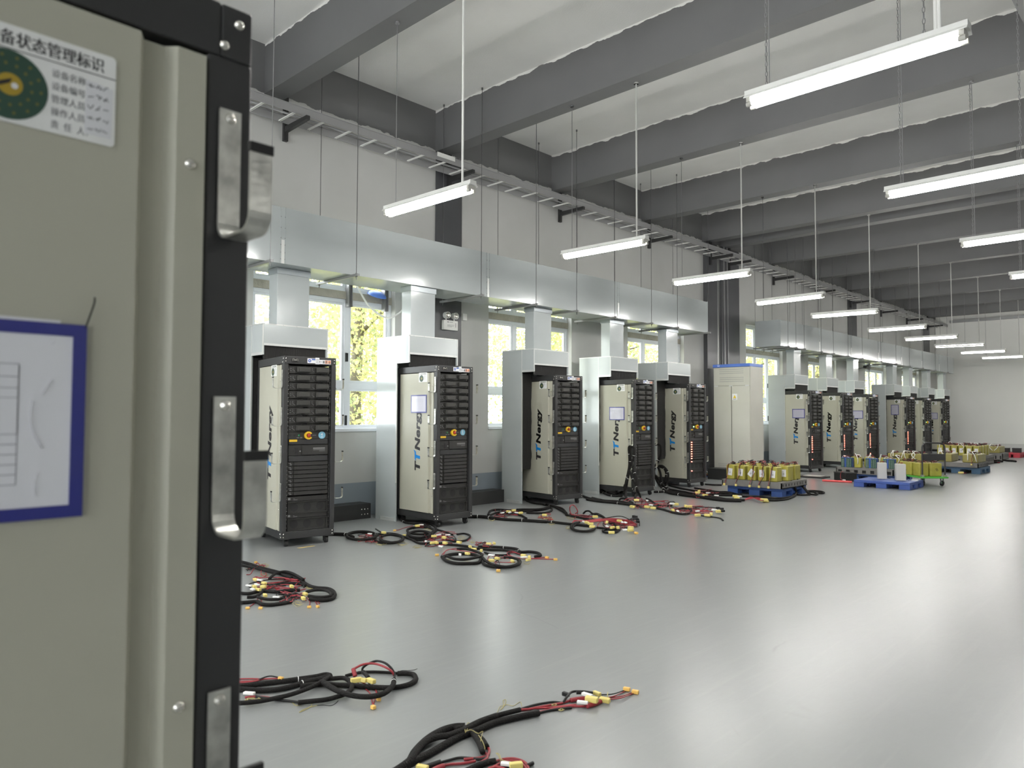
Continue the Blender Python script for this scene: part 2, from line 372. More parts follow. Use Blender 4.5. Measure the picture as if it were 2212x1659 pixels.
w.box(XR, XR + .2, y, YF + .2, 0, ZC); struct(w.build('wall_right', M['wall']))
w = MB(); x = XW - .24
for a, b in ((-8.2, -5.6), (-4.2, -1.6), (-.2, 2.4), (3.8, 6.4)):  # unseen window openings, added to let sky light in from behind
    w.box(x, a, YB - .2, YB, 0, ZC); w.box(a, b, YB - .2, YB, 0, ZS); w.box(a, b, YB - .2, YB, ZH, ZC); x = b
w.box(x, XR + .2, YB - .2, YB, 0, ZC); struct(w.build('wall_back', M['wall']))
BEAMS = [-4.0, -1.1, 1.8, 4.69, 7.6, 10.42, 13.38, 15.95, 16.85, 19.6, 22.6, 25.5, 28.6, 31.7, 34.8]
for y in BEAMS:
    struct(MB().box(XW, XR, y - .135, y + .135, ZB, ZC).build('ceiling_beam', M['beam']))
struct(MB().box(-1.39, -1.02, YB, YF, ZB - .02, ZC).build('girder_beam', M['beam']))
dcol = mat('column_dark_paint', (.080, .081, .086, 1), .38, var=.08, vscale=2)
for a, b, t in ((-1.0, -.4, .02), (7.47, 8.02, .02), (15.86, 16.36, .10), (16.58, 17.5, .10), (25.38, 26.2, .02), (34.12, 34.95, .02)):
    struct(MB().box(XW, XW + t, a, b, 0, ZB).build('wall_column', dcol))
struct(MB().box(XW, XW + .045, 16.36, 16.58, 0, ZB).build('trim_1', mat('joint_cover_metal', (.55, .56, .54, 1), .3, metal=.7)))
struct(MB().box(XW + .10, XW + .125, 16.66, 16.70, 0, ZB).box(XW + .10, XW + .125, 16.84, 16.87, 0, ZB).build('trim_2', M['steel']))

def window(i, a, b):
    r = bpy.data.objects.new('window_%d' % i, None); COL.objects.link(r); r['kind'] = 'structure'; r.location = (XW, (a + b) / 2, ZS)
    off = Vector(r.location)
    f = MB()
    x0, x1 = XW - .17, XW - .11
    def bx(m, *q, dx=0.0):
        m.box(x0 - off.x, x1 + dx - off.x, q[0] - off.y, q[1] - off.y, q[2] - off.z, q[3] - off.z)
    n1, n2 = a + .735, a + 1.475
    for z0, z1 in ((ZS, ZL0), (ZL1, ZH)):
        bx(f, a, a + .055, z0, z1, dx=.01); bx(f, b - .055, b, z0, z1, dx=.01)
        bx(f, a + .055, b - .055, z0, z0 + .05, dx=.01); bx(f, a + .055, b - .055, z1 - .055, z1, dx=.01)
        for q in (n1, n2): bx(f, q - .04, q + .04, z0 + .05, z1 - .055, dx=.008)
    bx(f, a + .055, b - .055, 1.81, 1.90, dx=.004)
    f.build('window_frame', M['pvc'], r, bevel=.004)
    sash = MB()
    for p, q in ((a + .055, n1 - .04), (n1 + .04, n2 - .04), (n2 + .04, b - .055)):
        for z0, z1 in ((ZS + .05, 1.81), (1.90, ZL0 - .055), (ZL1 + .05, ZH - .055)):
            for s0, s1, t0, t1 in ((p, p + .035, z0, z1), (q - .035, q, z0, z1), (p + .035, q - .035, z0, z0 + .03), (p + .035, q - .035, z1 - .03, z1)):
                sash.box(x0 + .012 - off.x, x1 - .006 - off.x, s0 - off.y, s1 - off.y, t0 - off.z, t1 - off.z)
    sash.build('sash', M['pvc'], r)
    g = MB()
    for p, q in ((a + .055, n1 - .04), (n1 + .04, n2 - .04), (n2 + .04, b - .055)):
        for z0, z1 in ((ZS + .05, 1.81), (1.90, ZL0 - .055), (ZL1 + .05, ZH - .055)):
            g.add([(x0 + .03 - off.x, p - off.y, z0 - off.z), (x0 + .03 - off.x, q - off.y, z0 - off.z), (x0 + .03 - off.x, q - off.y, z1 - off.z), (x0 + .03 - off.x, p - off.y, z1 - off.z)], [(0, 1, 2, 3)])
    g.build('window_pane', M['glass'], r)
    h = MB()
    h.box(x1 + .008 - off.x, x1 + .022 - off.x, n2 - .02 - off.y, n2 + .02 - off.y, 2.2 - off.z, 2.32 - off.z).box(x1 + .008 - off.x, x1 + .02 - off.x, n2 - .02 - off.y, n2 + .015 - off.y, 1.29 - off.z, 1.43 - off.z)
    h.build('window_handle', M['black'], r)
    l = MB().box(XW - .235 - off.x, XW - .085 - off.x, a - off.y, b - off.y, ZL0 - off.z, ZL1 - off.z); l.build('window_lintel', M['lintel'], r)
    s = MB().box(XW - .11 - off.x, XW + .02 - off.x, a - .0 - off.y, b - off.y, -.015, .03); s.build('window_sill', M['pvc'], r, bevel=.004)
for i, (a, b) in enumerate(WIN): window(i + 1, a, b)

# ------------------------------------------------------------------ outdoors
struct(MB().box(-60, XW - .24, -20, 90, -.6, -.35).build('ground', M['ground']))
def leaves(n, seed, rx, rz, zc):
    rng = np.random.default_rng(seed)
    p = rng.normal(size=(n, 3)); p /= np.linalg.norm(p, axis=1)[:, None]; p *= (rng.random((n, 1)) ** .42)
    lump = 1 + .18 * np.sin(p[:, :1] * 9 + 1) * np.cos(p[:, 2:3] * 7)
    c = p * lump * np.array([rx, rx, rz]) + np.array([0, 0, zc])
    a = rng.normal(size=(n, 3)); a /= np.linalg.norm(a, axis=1)[:, None]
    b = rng.normal(size=(n, 3)); b -= a * (a * b).sum(1)[:, None]; b /= np.linalg.norm(b, axis=1)[:, None]
    s = (.035 + .035 * rng.random((n, 1)))
    v = np.stack([c - a * s, c + b * s * .6, c + a * s, c - b * s * .6], 1).reshape(-1, 3)
    me = bpy.data.meshes.new('foliage'); me.from_pydata(v.tolist(), [], (np.arange(n * 4).reshape(-1, 4)).tolist())
    for k in ('leaf1', 'leaf2', 'leaf3'): me.materials.append(M[k])
    me.polygons.foreach_set('material_index', rng.choice(3, n, p=[.5, .2, .3]).astype(np.int32)); me.update(); return me
FOL = [leaves(17000, 3, 2.6, 3.6, 3.7), leaves(18000, 4, 3.0, 3.6, 3.7)]
TREES = [(-12.6, 8.6, 0), (-17.4, 13.6, 1), (-12.4, 15.4, 0), (-17.2, 21.2, 1), (-12.5, 23.6, 0), (-17.3, 29.4, 1), (-12.5, 32.2, 0), (-17.0, 38.5, 1), (-12.6, 43.5, 0)]
TL = ['yellow-green tree outside the first visible window, behind rack 4', 'yellow-green tree seen through the gap between first and second windows', 'yellow-green tree outside the window behind rack 6', 'yellow-green tree outside the window behind racks 7 and 8', 'yellow-green tree outside the window just right of the cream cabinet', 'yellow-green tree beyond the window behind the second hood past the cabinet', 'yellow-green tree outside the window beside the wall fan', 'yellow-green tree outside the window behind the farthest hoods', 'yellow-green tree farthest along outside, past the last window']
rng = random.Random(5)
for (x, y, k), lb in zip(TREES, TL):
    t = thing('tree', lb, 'tree', (x, y, -.35), rng.uniform(0, 6), 'trees outside the windows')
    tr = MB()
    tr.tube(catmull([(0, 0, 0), (.06, .03, 2), (-.05, .08, 4), (.05, 0, 6.3)], 4), [.16 - .008 * i for i in range(13)], 10)
    for q in range(7):
        an = q * .9; z = 1.6 + q * .6
        tr.tube(catmull([(0, 0, z), (math.cos(an) * .8, math.sin(an) * .8, z + .5), (math.cos(an) * 1.9, math.sin(an) * 1.9, z + .8)], 3), [.05, .045, .04, .03, .025, .02, .012], 6)
    tr.build('trunk', M['trunk'], t, smooth=True)
    fo = bpy.data.objects.new('foliage', FOL[k]); COL.objects.link(fo); fo.parent = t; fo['kind'] = 'stuff'
# ------------------------------------------------------------------ equipment racks (local: front faces +x, width runs +y, back at -x)
RD = .90
def make_rack():
    t = thing('equipment_rack', 'x', 'rack')
    f = MB()
    zb, zt = .085, 2.085
    for y0, y1 in ((0, .05), (.55, .60)):
        f.box(-.07, 0, y0, y1, .165, 2.0); f.box(-RD, -RD + .07, y0, y1, .165, 2.0)
    f.box(-.05, 0, 0, .6, 2.0, zt); f.box(-RD, -RD + .05, 0, .6, 2.0, zt); f.box(-RD + .05, -.05, 0, .04, 2.0, zt); f.box(-RD + .05, -.05, .56, .6, 2.0, zt)
    f.box(-.05, 0, 0, .6, zb, .165); f.box(-RD, -RD + .05, 0, .6, zb, .165); f.box(-RD + .05, -.05, 0, .04, zb, .165); f.box(-RD + .05, -.05, .56, .6, zb, .165)
    f.box(-RD + .05, -.05, .04, .56, zt - .03, zt - .006); f.box(-RD + .05, -.05, .04, .56, zb + .01, zb + .03)
    f.build('frame', M['dark'], t, bevel=.004)
    s = MB()
    for y0, y1 in ((.012, .03), (.57, .588)):
        for zz in (2.028, 2.058, .107, .14): s.dome((0, (y0 + y1) / 2, zz), (1, 0, 0), .0075, .005, 8)
    for xx, zz in ((-.022, 2.059), (-.045, 2.019), (-.022, .107), (-.045, .14)): s.dome((xx, 0, zz), (0, -1, 0), .008, .006, 10)
    for zz in (1.82, 1.03, .40): s.dome((-.095, -.004, zz), (0, -1, 0), .009, .006, 8)
    s.build('screws', M['chrome'], t, smooth=True)
    for yy, nm in ((.055, 0), (.535, 1)):
        r = MB(); r.box(-.055, -.03, yy, yy + .012, .17, 1.99)
        r.mat(1)
        z = .2
        while z < 1.97:
            if not (.90 < z < 1.2): r.box(-.03, -.0285, yy + .003, yy + .009, z, z + .009)
            z += .0445
        r.build('mounting_rail', [M['black'], M['chrome']], t)
    def side(y, sg):                                     # pressed panel: raised field, groove, narrow strip
        prof = [(-.074, .004), (-.116, .004), (-.130, -.012), (-.158, -.012), (-.170, .010), (-.80, .010), (-.812, -.006), (-.828, -.006)]
        m = MB(); z0, z1 = .172, 1.990
        n = len(prof); vs = []
        for z in (z0, z1):
            for x, o in prof: vs.append((x, y + sg * o, z))
        for z in (z0, z1): vs += [(prof[-1][0], y - sg * .016, z), (prof[0][0], y - sg * .016, z)]
        fs = [(i, i + 1, n + i + 1, n + i) for i in range(n - 1)]
        b = 2 * n
        fs += [(0, b + 1, b + 3, n), (n - 1, 2 * n - 1, b + 2, b), tuple(range(n)) + (b, b + 1), tuple(reversed(range(n, 2 * n))) + (b + 3, b + 2)]
        if sg > 0: fs = [tuple(reversed(q)) for q in fs]
        m.add(vs, fs)
        return m.build('side_panel', M['beige'], t)
    sp_ = side(0, -1); side(.6, 1)
    lg = MB(); T = frame_T((-.345, -.0115, .70), (0, 0, 1), (-1, 0, 0)); Cp = .118
    lg.prism([(.034, 0), (.074, 0), (.089, .092), (.134, .092), (.138, Cp), (.012, Cp), (.008, .092), (.049, .092)], T, .0012)
    [put_text(lg, 'Nergy', T, .270 + dx, -.034, w=.572, h=Cp + .034, offset=.034, shear=.17, spacing=1.08) for dx in (0, .003, .006)]
    lg.mat(1)
    lg.prism([(.160, 0), (.200, 0), (.215, .090), (.246, .090), (.262, .100), (.274, .124), (.280, .146), (.262, .128), (.240, .120), (.165, .118), (.146, .108), (.138, .088), (.152, .092), (.175, .090)], T, .0012)
    lg.build('logo', [M['ink'], M['blueink']], sp_)
    # status plate
    l = MB(); T = frame_T((-.3815, -.0105, 1.872), (1, 0, 0), (0, 0, 1)); wl, hl = .180, .124
    l.prism(rrect(0, wl, 0, hl, .006), T, .0016)
    T2 = frame_T((-.3815, -.0123, 1.872), (1, 0, 0), (0, 0, 1))
    l.mat(1); l.prism([(0, hl * .745), (wl, hl * .745), (wl, hl * .755), (0, hl * .755)], T2, .0002)
    [put_text(l, '设备状态管理标识', T2, .029 + dx, hl * .79, w=.135, h=.0190) for dx in (0, .0005, .001)]
    rows = ['设备名称：', '设备编号：', '管理人员：', '操作人员：', '责  任  人：']
    l.mat(2)
    for k, s_ in enumerate(rows): [put_text(l, s_, T2, .1035 + dx, hl * (.59 - .135 * k), w=.043, h=.0105) for dx in (0, .0004)]
    l.mat(3); l.prism(disc(40, .0440, .056, .048), T2, .0003)
    T3 = frame_T((-.3815, -.0127, 1.872), (1, 0, 0), (0, 0, 1))
    l.mat(4); l.prism(disc(24, .0140, .058, .048), T3, .0004)
    T4 = frame_T((-.3815, -.0132, 1.872), (1, 0, 0), (0, 0, 1))
    l.mat(1); l.prism([(.045, .042), (.058, .050), (.060, .056), (.043, .047)], T4, .0003)
    l.mat(5); l.prism(disc(12, .0038, .063, .047), T4, .0006)
    l.mat(6)
    for k in range(14):
        an = k * 2 * PI / 14 + .1
        for rr in (.026, .036): l.prism(rrect(.056 + rr * math.cos(an + rr * 9) - .0016, .056 + rr * math.cos(an + rr * 9) + .0016, .048 + rr * math.sin(an + rr * 9) - .0018, .048 + rr * math.sin(an + rr * 9) + .0018, .0008, 2), T3, .0002)
    l.mat(5); l.prism([(.1425, .010), (.1755, .010), (.1765, .078), (.1435, .083)], T2, .0005)
    l.mat(2); rg = random.Random(3)
    for k in range(5): squiggle(l, T4, .146, .073 - .0145 * k, .027, .0065, 3, rg, .0005)
    l.build('status_plate', [M['label'], M['ink'], M['greyink'], M['green_d'], M['gold'], M['paper'], mat('olive_print', (.16, .15, .035, 1), .5)], t)
    # cable hooks
    hb = MB()
    def strap(sg):
        m = MB(); wd, th, out, ht, up, rr = .034, .004, .105, .205, .125, .028
        path = [(0, 0), (0, -ht + rr)] + [(rr - rr * math.cos(a), -ht + rr - rr * math.sin(a)) for a in (.4, .8, 1.2, PI / 2)] + [(out - rr, -ht)] + [(out - rr + rr * math.sin(a), -ht + rr - rr * math.cos(a)) for a in (.4, .8, 1.2, PI / 2)] + [(out, -ht + up)]
        path = [(o + .004, z) for o, z in path]
        n = len(path); vs = []
        for i, (o, z) in enumerate(path):
            a = path[max(i - 1, 0)]; b = path[min(i + 1, n - 1)]; dx, dz = b[0] - a[0], b[1] - a[1]; L = math.hypot(dx, dz); nx, nz = -dz / L * th, dx / L * th
            for q in (0, 1):
                for s2 in (-.5, .5): vs.append((s2 * wd, sg * (o + nx * q - (.0 if q else 0)), z + nz * q))
        fs = []
        for i in range(n - 1):
            a = i * 4; b = a + 4
            fs += [(a, a + 1, b + 1, b), (a + 2, b + 2, b + 3, a + 3), (a, b, b + 2, a + 2), (a + 1, a + 3, b + 3, b + 1)]
        fs += [(0, 2, 3, 1), (4 * n - 4, 4 * n - 3, 4 * n - 1, 4 * n - 2)]
        m.add(vs, fs)
        m.mat(1).dome((.0, sg * .006, -.014), (0, sg, 0), .0095, .008, 10)
        tip = path[-1]; m.mat(2).box(-wd / 2 - .001, wd / 2 + .001, sg * (tip[0] - .006), sg * (tip[0] + .002), tip[1] - .012, tip[1] + .002)
        return m
    zz = [1.933, 1.520, 1.107, .694]
    h0 = strap(-1).build('cable_hook', [M['zinc'], M['chrome'], M['black']], t, loc=(-.037, 0, zz[0]))
    h1 = strap(1).build('cable_hook', [M['zinc'], M['chrome'], M['black']], t, loc=(-.037, .6, zz[0]))
    for z in zz[1:]:
        for hh in (h0, h1):
            c = hh.copy(); COL.objects.link(c); c.parent = t; c.location = (-.037, hh.location.y, z)
    # casters
    cs = MB(); cs.box(-.03, .03, -.03, .03, .072, .086).box(-.022, .022, -.024, -.018, .02, .074).box(-.022, .022, .018, .024, .02, .074).box(-.03, -.012, -.02, .02, .05, .074)
    c0 = cs.build('caster', M['dark'], t, loc=(-.07, .07, 0))
    wh = MB().cyl((.008, -.016, .034), (.008, .016, .034), .034, 18); wh.mat(1).cyl((.008, -.0185, .034), (.008, .0185, .034), .014, 12)
    w0 = wh.build('wheel', [M['rubber'], M['steel']], c0, smooth=False)
    for x, y in ((-.07, .53), (-RD + .07, .07), (-RD + .07, .53)):
        c = c0.copy(); COL.objects.link(c); c.parent = t; c.location = (x, y, 0); w1 = w0.copy(); COL.objects.link(w1); w1.parent = c
    # badge and stickers on the top rail
    b = MB(); T = frame_T((.0005, .085, 2.022), (0, 1, 0), (0, 0, 1))
    b.prism(rrect(0, .075, 0, .044, .014), T, .006); b.mat(1); T2 = frame_T((.0067, .085, 2.022), (0, 1, 0), (0, 0, 1))
    for q in ((.006, .011, .008, .036), (.064, .069, .008, .036), (.012, .03, .034, .038), (.045, .063, .034, .038), (.02, .055, .017, .025)): b.prism(rrect(*q, .0015, 2), T2, .0008)
    b.build('badge', [M['black'], M['chrome']], t)
    st = MB(); T = frame_T((.0006, .262, 2.012), (0, 1, 0), (0, 0, 1)); T2 = frame_T((.0016, .262, 2.012), (0, 1, 0), (0, 0, 1)); T3 = frame_T((.0026, .262, 2.012), (0, 1, 0), (0, 0, 1))
    st.prism(rrect(0, .105, .004, .058, .002), T, .0008); st.prism(rrect(.13, .275, 0, .046, .002), T, .0008); st.prism(rrect(.092, .138, -.004, .068, .002), T2, .0008)
    st.mat(1); st.prism(disc(18, .018, .026, .031), T2, .0006); st.prism(rrect(.05, .095, .038, .054, .001), T2, .0006)
    st.mat(2); st.prism(rrect(.205, .236, .005, .041, .001), T2, .0006); st.prism(rrect(.241, .272, .005, .041, .001), T2, .0006)
    st.mat(3)
    for q in range(4): st.prism(rrect(.098, .132, .008 + q * .013, .012 + q * .013, .0005, 1), T3, .0004)
    st.prism(rrect(.138, .146, .012, .036, .001), T2, .0005); st.prism(rrect(.150, .172, .02, .026, .001), T2, .0005); st.prism(rrect(.178, .200, .008, .036, .001), T2, .0005)
    st.prism(rrect(.212, .226, .014, .034, .001), T3, .0004); st.prism(rrect(.249, .264, .010, .022, .001), T3, .0004)
    st.mat(0); st.prism(disc(3, .011, .026, .031, PI / 2), T3, .0004)
    st.build('warning_sticker', [M['paper'], M['stk_db'], M['stk_or'], M['greyink']], t)
    # eight power modules with two grips each
    pm = MB(); pm.box(-.30, -.035, .072, .528, -.0415, .0415); pm.box(-.035, -.032, .075, .525, .032, .0395)
    pm.mat(1)
    for y0 in (.080, .300):
        for yy, zz_ in ((y0 + .008, .012), (y0 + .008, -.012), (y0 + .034, .016), (y0 + .034, 0), (y0 + .045, -.012), (y0 + .056, -.020)):
            pm.dome((-.035, yy, zz_), (1, 0, 0), .006 if yy < y0 + .03 else .005, .006, 8)
    pm.mat(2); pm.box(-.035, -.030, .516, .522, -.034, -.028)
    p0 = pm.build('power_module', [M['module'], M['steel'], M['chrome']], t, loc=(0, 0, 1.939))
    gr = MB(); gr.box(-.035, .0, .150, .300, -.026, .028); gr.box(.0, .005, .170, .296, -.020, .024)
    g0 = gr.build('module_handle', M['module2'], p0, bevel=.003)
    gr = MB(); gr.box(-.035, .0, .370, .520, -.026, .028); gr.box(.0, .005, .390, .516, -.020, .024)
    g1 = gr.build('module_handle', M['module2'], p0, bevel=.003)
    for k in range(1, 8):
        c = p0.copy(); COL.objects.link(c); c.parent = t; c.location = (0, 0, 1.939 - .0925 * k)
        for g in (g0, g1): d = g.copy(); COL.objects.link(d); d.parent = c
    # control strip
    cp_ = MB(); cp_.box(-.20, -.032, .072, .528, 1.172, 1.246); cp_.mat(1)
    for y0 in (.092, .138): cp_.prism(disc(14, .010, 0, 0), frame_T((-.0318, y0, 1.21), (0, 1, 0), (0, 0, 1)), .002)
    cp_.mat(2)
    T = frame_T((-.0316, .165, 1.182), (0, 1, 0), (0, 0, 1)); cp_.prism(rrect(0, .026, 0, .008, .001, 1), T, .0006); cp_.prism(rrect(.04, .062, 0, .009, .001, 1), T, .0006)
    T = frame_T((-.0316, .345, 1.206), (0, 1, 0), (0, 0, 1))
    for q in range(4): cp_.prism(rrect(q * .011, q * .011 + .009, 0, .010, .001, 1), T, .0006)
    cpo = cp_.build('control_panel', [M['module'], M['black'], M['greyink']], t)
    MB().dome((-.032, .192, 1.212), (1, 0, 0), .013, .012, 14).build('indicator_lamp', M['lamp_g'], cpo, smooth=True)
    e = MB(); T = frame_T((-.032, .292, 1.210), (0, 1, 0), (0, 0, 1))
    arc = [(.044 * math.cos(a), .044 * math.sin(a)) for a in [(.55 + k * (2 * PI - 1.1) / 20) for k in range(21)]]; inn = [(.027 * math.cos(a), .027 * math.sin(a)) for a in [(.55 + k * (2 * PI - 1.1) / 20) for k in reversed(range(21))]]
    for k in range(20): e.prism([arc[k], arc[k + 1], inn[19 - k], inn[20 - k]], T, .03)
    e.prism(disc(20, .03), T, .006)
    e.mat(1); e.cyl((-.026, .292, 1.21), (.006, .292, 1.21), .014, 14); e.dome((.004, .292, 1.21), (1, 0, 0), .021, .014, 18)
    e.build('emergency_stop', [M['estop_y'], M['estop_r']], cpo)
    ns = MB(); ns.prism(disc(32, .041), frame_T((-.0318, .455, 1.211), (0, 1, 0), (0, 0, 1)), .0015)
    nso = ns.build('number_sticker', [M['stk_blue'], M['paper']], cpo)
    fi = MB(); fi.box(-.20, -.030, .076, .526, 1.112, 1.168); fo_ = fi.build('filler_panel', M['dark'], t, bevel=.002)
    MB().prism(rrect(0, .09, 0, .024, .002, 2), frame_T((-.0297, .080, 1.142), (0, 1, 0), (0, 0, 1)), .001).build('yellow_label', M['estop_y'], fo_)
    fi = MB(); fi.box(-.20, -.030, .076, .526, .925, .985); fi.build('filler_panel', M['dark'], t, bevel=.002)
    cu = MB(); cu.box(-.40, -.040, .076, .526, .99, 1.106); cu.box(-.04, -.024, .225, .524, .998, 1.100); cu.mat(1); cu.box(-.04, -.036, .15, .182, 1.012, 1.075); cu.prism(disc(12, .008), frame_T((-.04, .128, 1.04), (0, 1, 0), (0, 0, 1)), .003)
    cu.mat(2); cu.prism(disc(12, .008), frame_T((-.04, .208, 1.036), (0, 1, 0), (0, 0, 1)), .004)
    T = frame_T((-.0235, .352, 1.060), (0, 1, 0), (0, 0, 1))
    for q in range(9): cu.prism(rrect(q * .0155, q * .0155 + .013, 0, .012, .001, 1), T, .0006)
    T = frame_T((-.0235, .352, 1.046), (0, 1, 0), (0, 0, 1)); cu.prism(rrect(0, .139, 0, .004, .0005, 1), T, .0005); cu.prism(rrect(.07, .139, -.012, -.009, .0005, 1), T, .0005)
    cu.build('computer_unit', [M['module'], M['black'], mat('pale_print', (.30, .30, .29, 1), .5)], t)
    tm = MB(); tm.box(-.30, -.038, .066, .530, -.0205, .0205); tm.box(-.038, -.022, .138, .520, -.019, .017); tm.mat(1)
    for yy, z in ((.082, .006), (.092, -.010), (.104, -.010), (.096, .006)): tm.box(-.038, -.030, yy, yy + .009, z - .004, z + .004)
    tm.mat(2); tm.box(-.038, -.034, .522, .528, -.004, .004)
    t0 = tm.build('thin_module', [M['module'], M['steel'], M['chrome']], t, loc=(0, 0, .899))
    for k in range(1, 8): c = t0.copy(); COL.objects.link(c); c.parent = t; c.location = (0, 0, .899 - .0462 * k)
    for zc in (.512, .327):
        st_ = MB(); st_.box(-.20, -.036, .07, .528, zc - .022, zc + .026); st_.mat(1); st_.box(-.036, -.033, .078, .105, zc - .008, zc + .016); st_.box(-.036, -.033, .14, .152, zc + .002, zc + .006); st_.box(-.036, -.033, .14, .185, zc - .010, zc - .006)
        st_.build('switch_strip', [M['module'], M['steel']], t)
        fm = MB(); z0, z1 = zc - .158, zc - .026
        fm.box(-.40, -.045, .072, .528, z0, z1); fm.box(-.045, -.022, .072, .082, z0, z1).box(-.045, -.022, .518, .528, z0, z1).box(-.045, -.022, .082, .518, z1 - .009, z1).box(-.045, -.022, .082, .518, z0, z0 + .009)
        fm.mat(1)
        for k in range(3): fm.prism(disc(20, .045, .15 + k * .15, (z0 + z1) / 2), frame_T((-.0445, 0, 0), (0, 1, 0), (0, 0, 1)), .001)
        fm.build('fan_module', [M['module'], M['black']], t)
    return t

RACKS = [  # x, y, yaw of the front left corner
    (-7.36, 4.06, -.17), (-7.25, 6.154, -.047), (-7.665, 8.976, -.137), (-7.469, 10.892, -.053), (-7.668, 13.112, -.060),
    (-7.521, 18.794, -.137), (-7.501, 20.978, -.114), (-7.499, 23.043, -.150), (-7.586, 27.016, -.168), (-7.58, 29.092, -.105), (-7.565, 31.422, -.145)]
RL = ['black equipment rack with round blue sticker 4, whole lettering on its side',
      'black equipment rack with round blue sticker 5 and a paper sleeve on its side',
      'black equipment rack with round blue sticker 6, beyond the one numbered 5',
      'black equipment rack with black cables hanging down its front corner, fourth from the camera',
      'black equipment rack just before the cream cabinet, red lights down its front',
      'black equipment rack with paper sleeve, first one past the cream cabinet',
      'black equipment rack with bare pale side panel, second past the cream cabinet',
      'black equipment rack with paper sleeve, third past the cream cabinet',
      'black equipment rack with upright paper sleeve, fourth past the cream cabinet',
      'black equipment rack showing only a sliver of plain side, last but one of the row',
      'black equipment rack at the far end of the row, against the far wall']
proto = make_rack()
def place(o, x, y, a, lb):
    o.location = (x, y, 0); o.rotation_euler = (0, 0, a); tag(o, lb, 'rack', 'equipment racks along the window wall'); return o
racks = []
for i, ((x, y, a), lb) in enumerate(zip(RACKS, RL)):
    o = proto if i == 0 else copy_tree(proto); place(o, x, y, a, lb); racks.append(o)
    def sub(o, nm): return [c for c in o.children_recursive if c.name.split('.')[0] == nm]
    if i in (0, 1, 2):                                     # the legible numbers
        c = sub(o, 'number_sticker')[0]
        ns = MB(); ns.prism(disc(32, .041), frame_T((-.0318, .455, 1.211), (0, 1, 0), (0, 0, 1)), .0015); ns.mat(1); T = frame_T((-.0300, .455, 1.211), (0, 1, 0), (0, 0, 1))
        put_text(ns, '456'[i], T, -.014, -.008, h=.034, offset=.02); ns.prism(rrect(-.012, .012, -.024, -.016, .002, 1), T, .0006)
        q = ns.build('number_sticker', [M['stk_blue'], M['paper']], c.parent); bpy.data.objects.remove(c)
    if i >= 4:                                             # running racks: red lamps, green lamp lit
        for c in sub(o, 'indicator_lamp'): c.data = c.data.copy(); c.data.materials[0] = M['led_g']
        if i in (4, 5, 6, 7, 8):
            for k in range(8): MB().box(-.030, -.006, .080, .098, -.007, .007).build('red_light', M['led_r'], o, loc=(0, 0, .899 - .0462 * k))
            for z in (.512, .327): MB().box(-.033, -.006, .082, .098, -.006, .006).build('red_light', M['led_r'], o, loc=(0, 0, z))
    if i == 4:
        pass
near = copy_tree(proto); place(near, -1.092, .539, PI / 2, 'rack close to the camera at left, beige side with hooks and status plate')
near['group'] = ''
del near['group']
for c in near.children:
    b = c.name.split('.')[0]
    if b == 'cable_hook':
        k = min(range(4), key=lambda q: abs((1.933, 1.520, 1.107, .694)[q] - c.location.z)); c.location.z = (1.917, 1.477, 1.040, .600)[k]
    if b == 'status_plate': c.location = (0, 0, -.058)

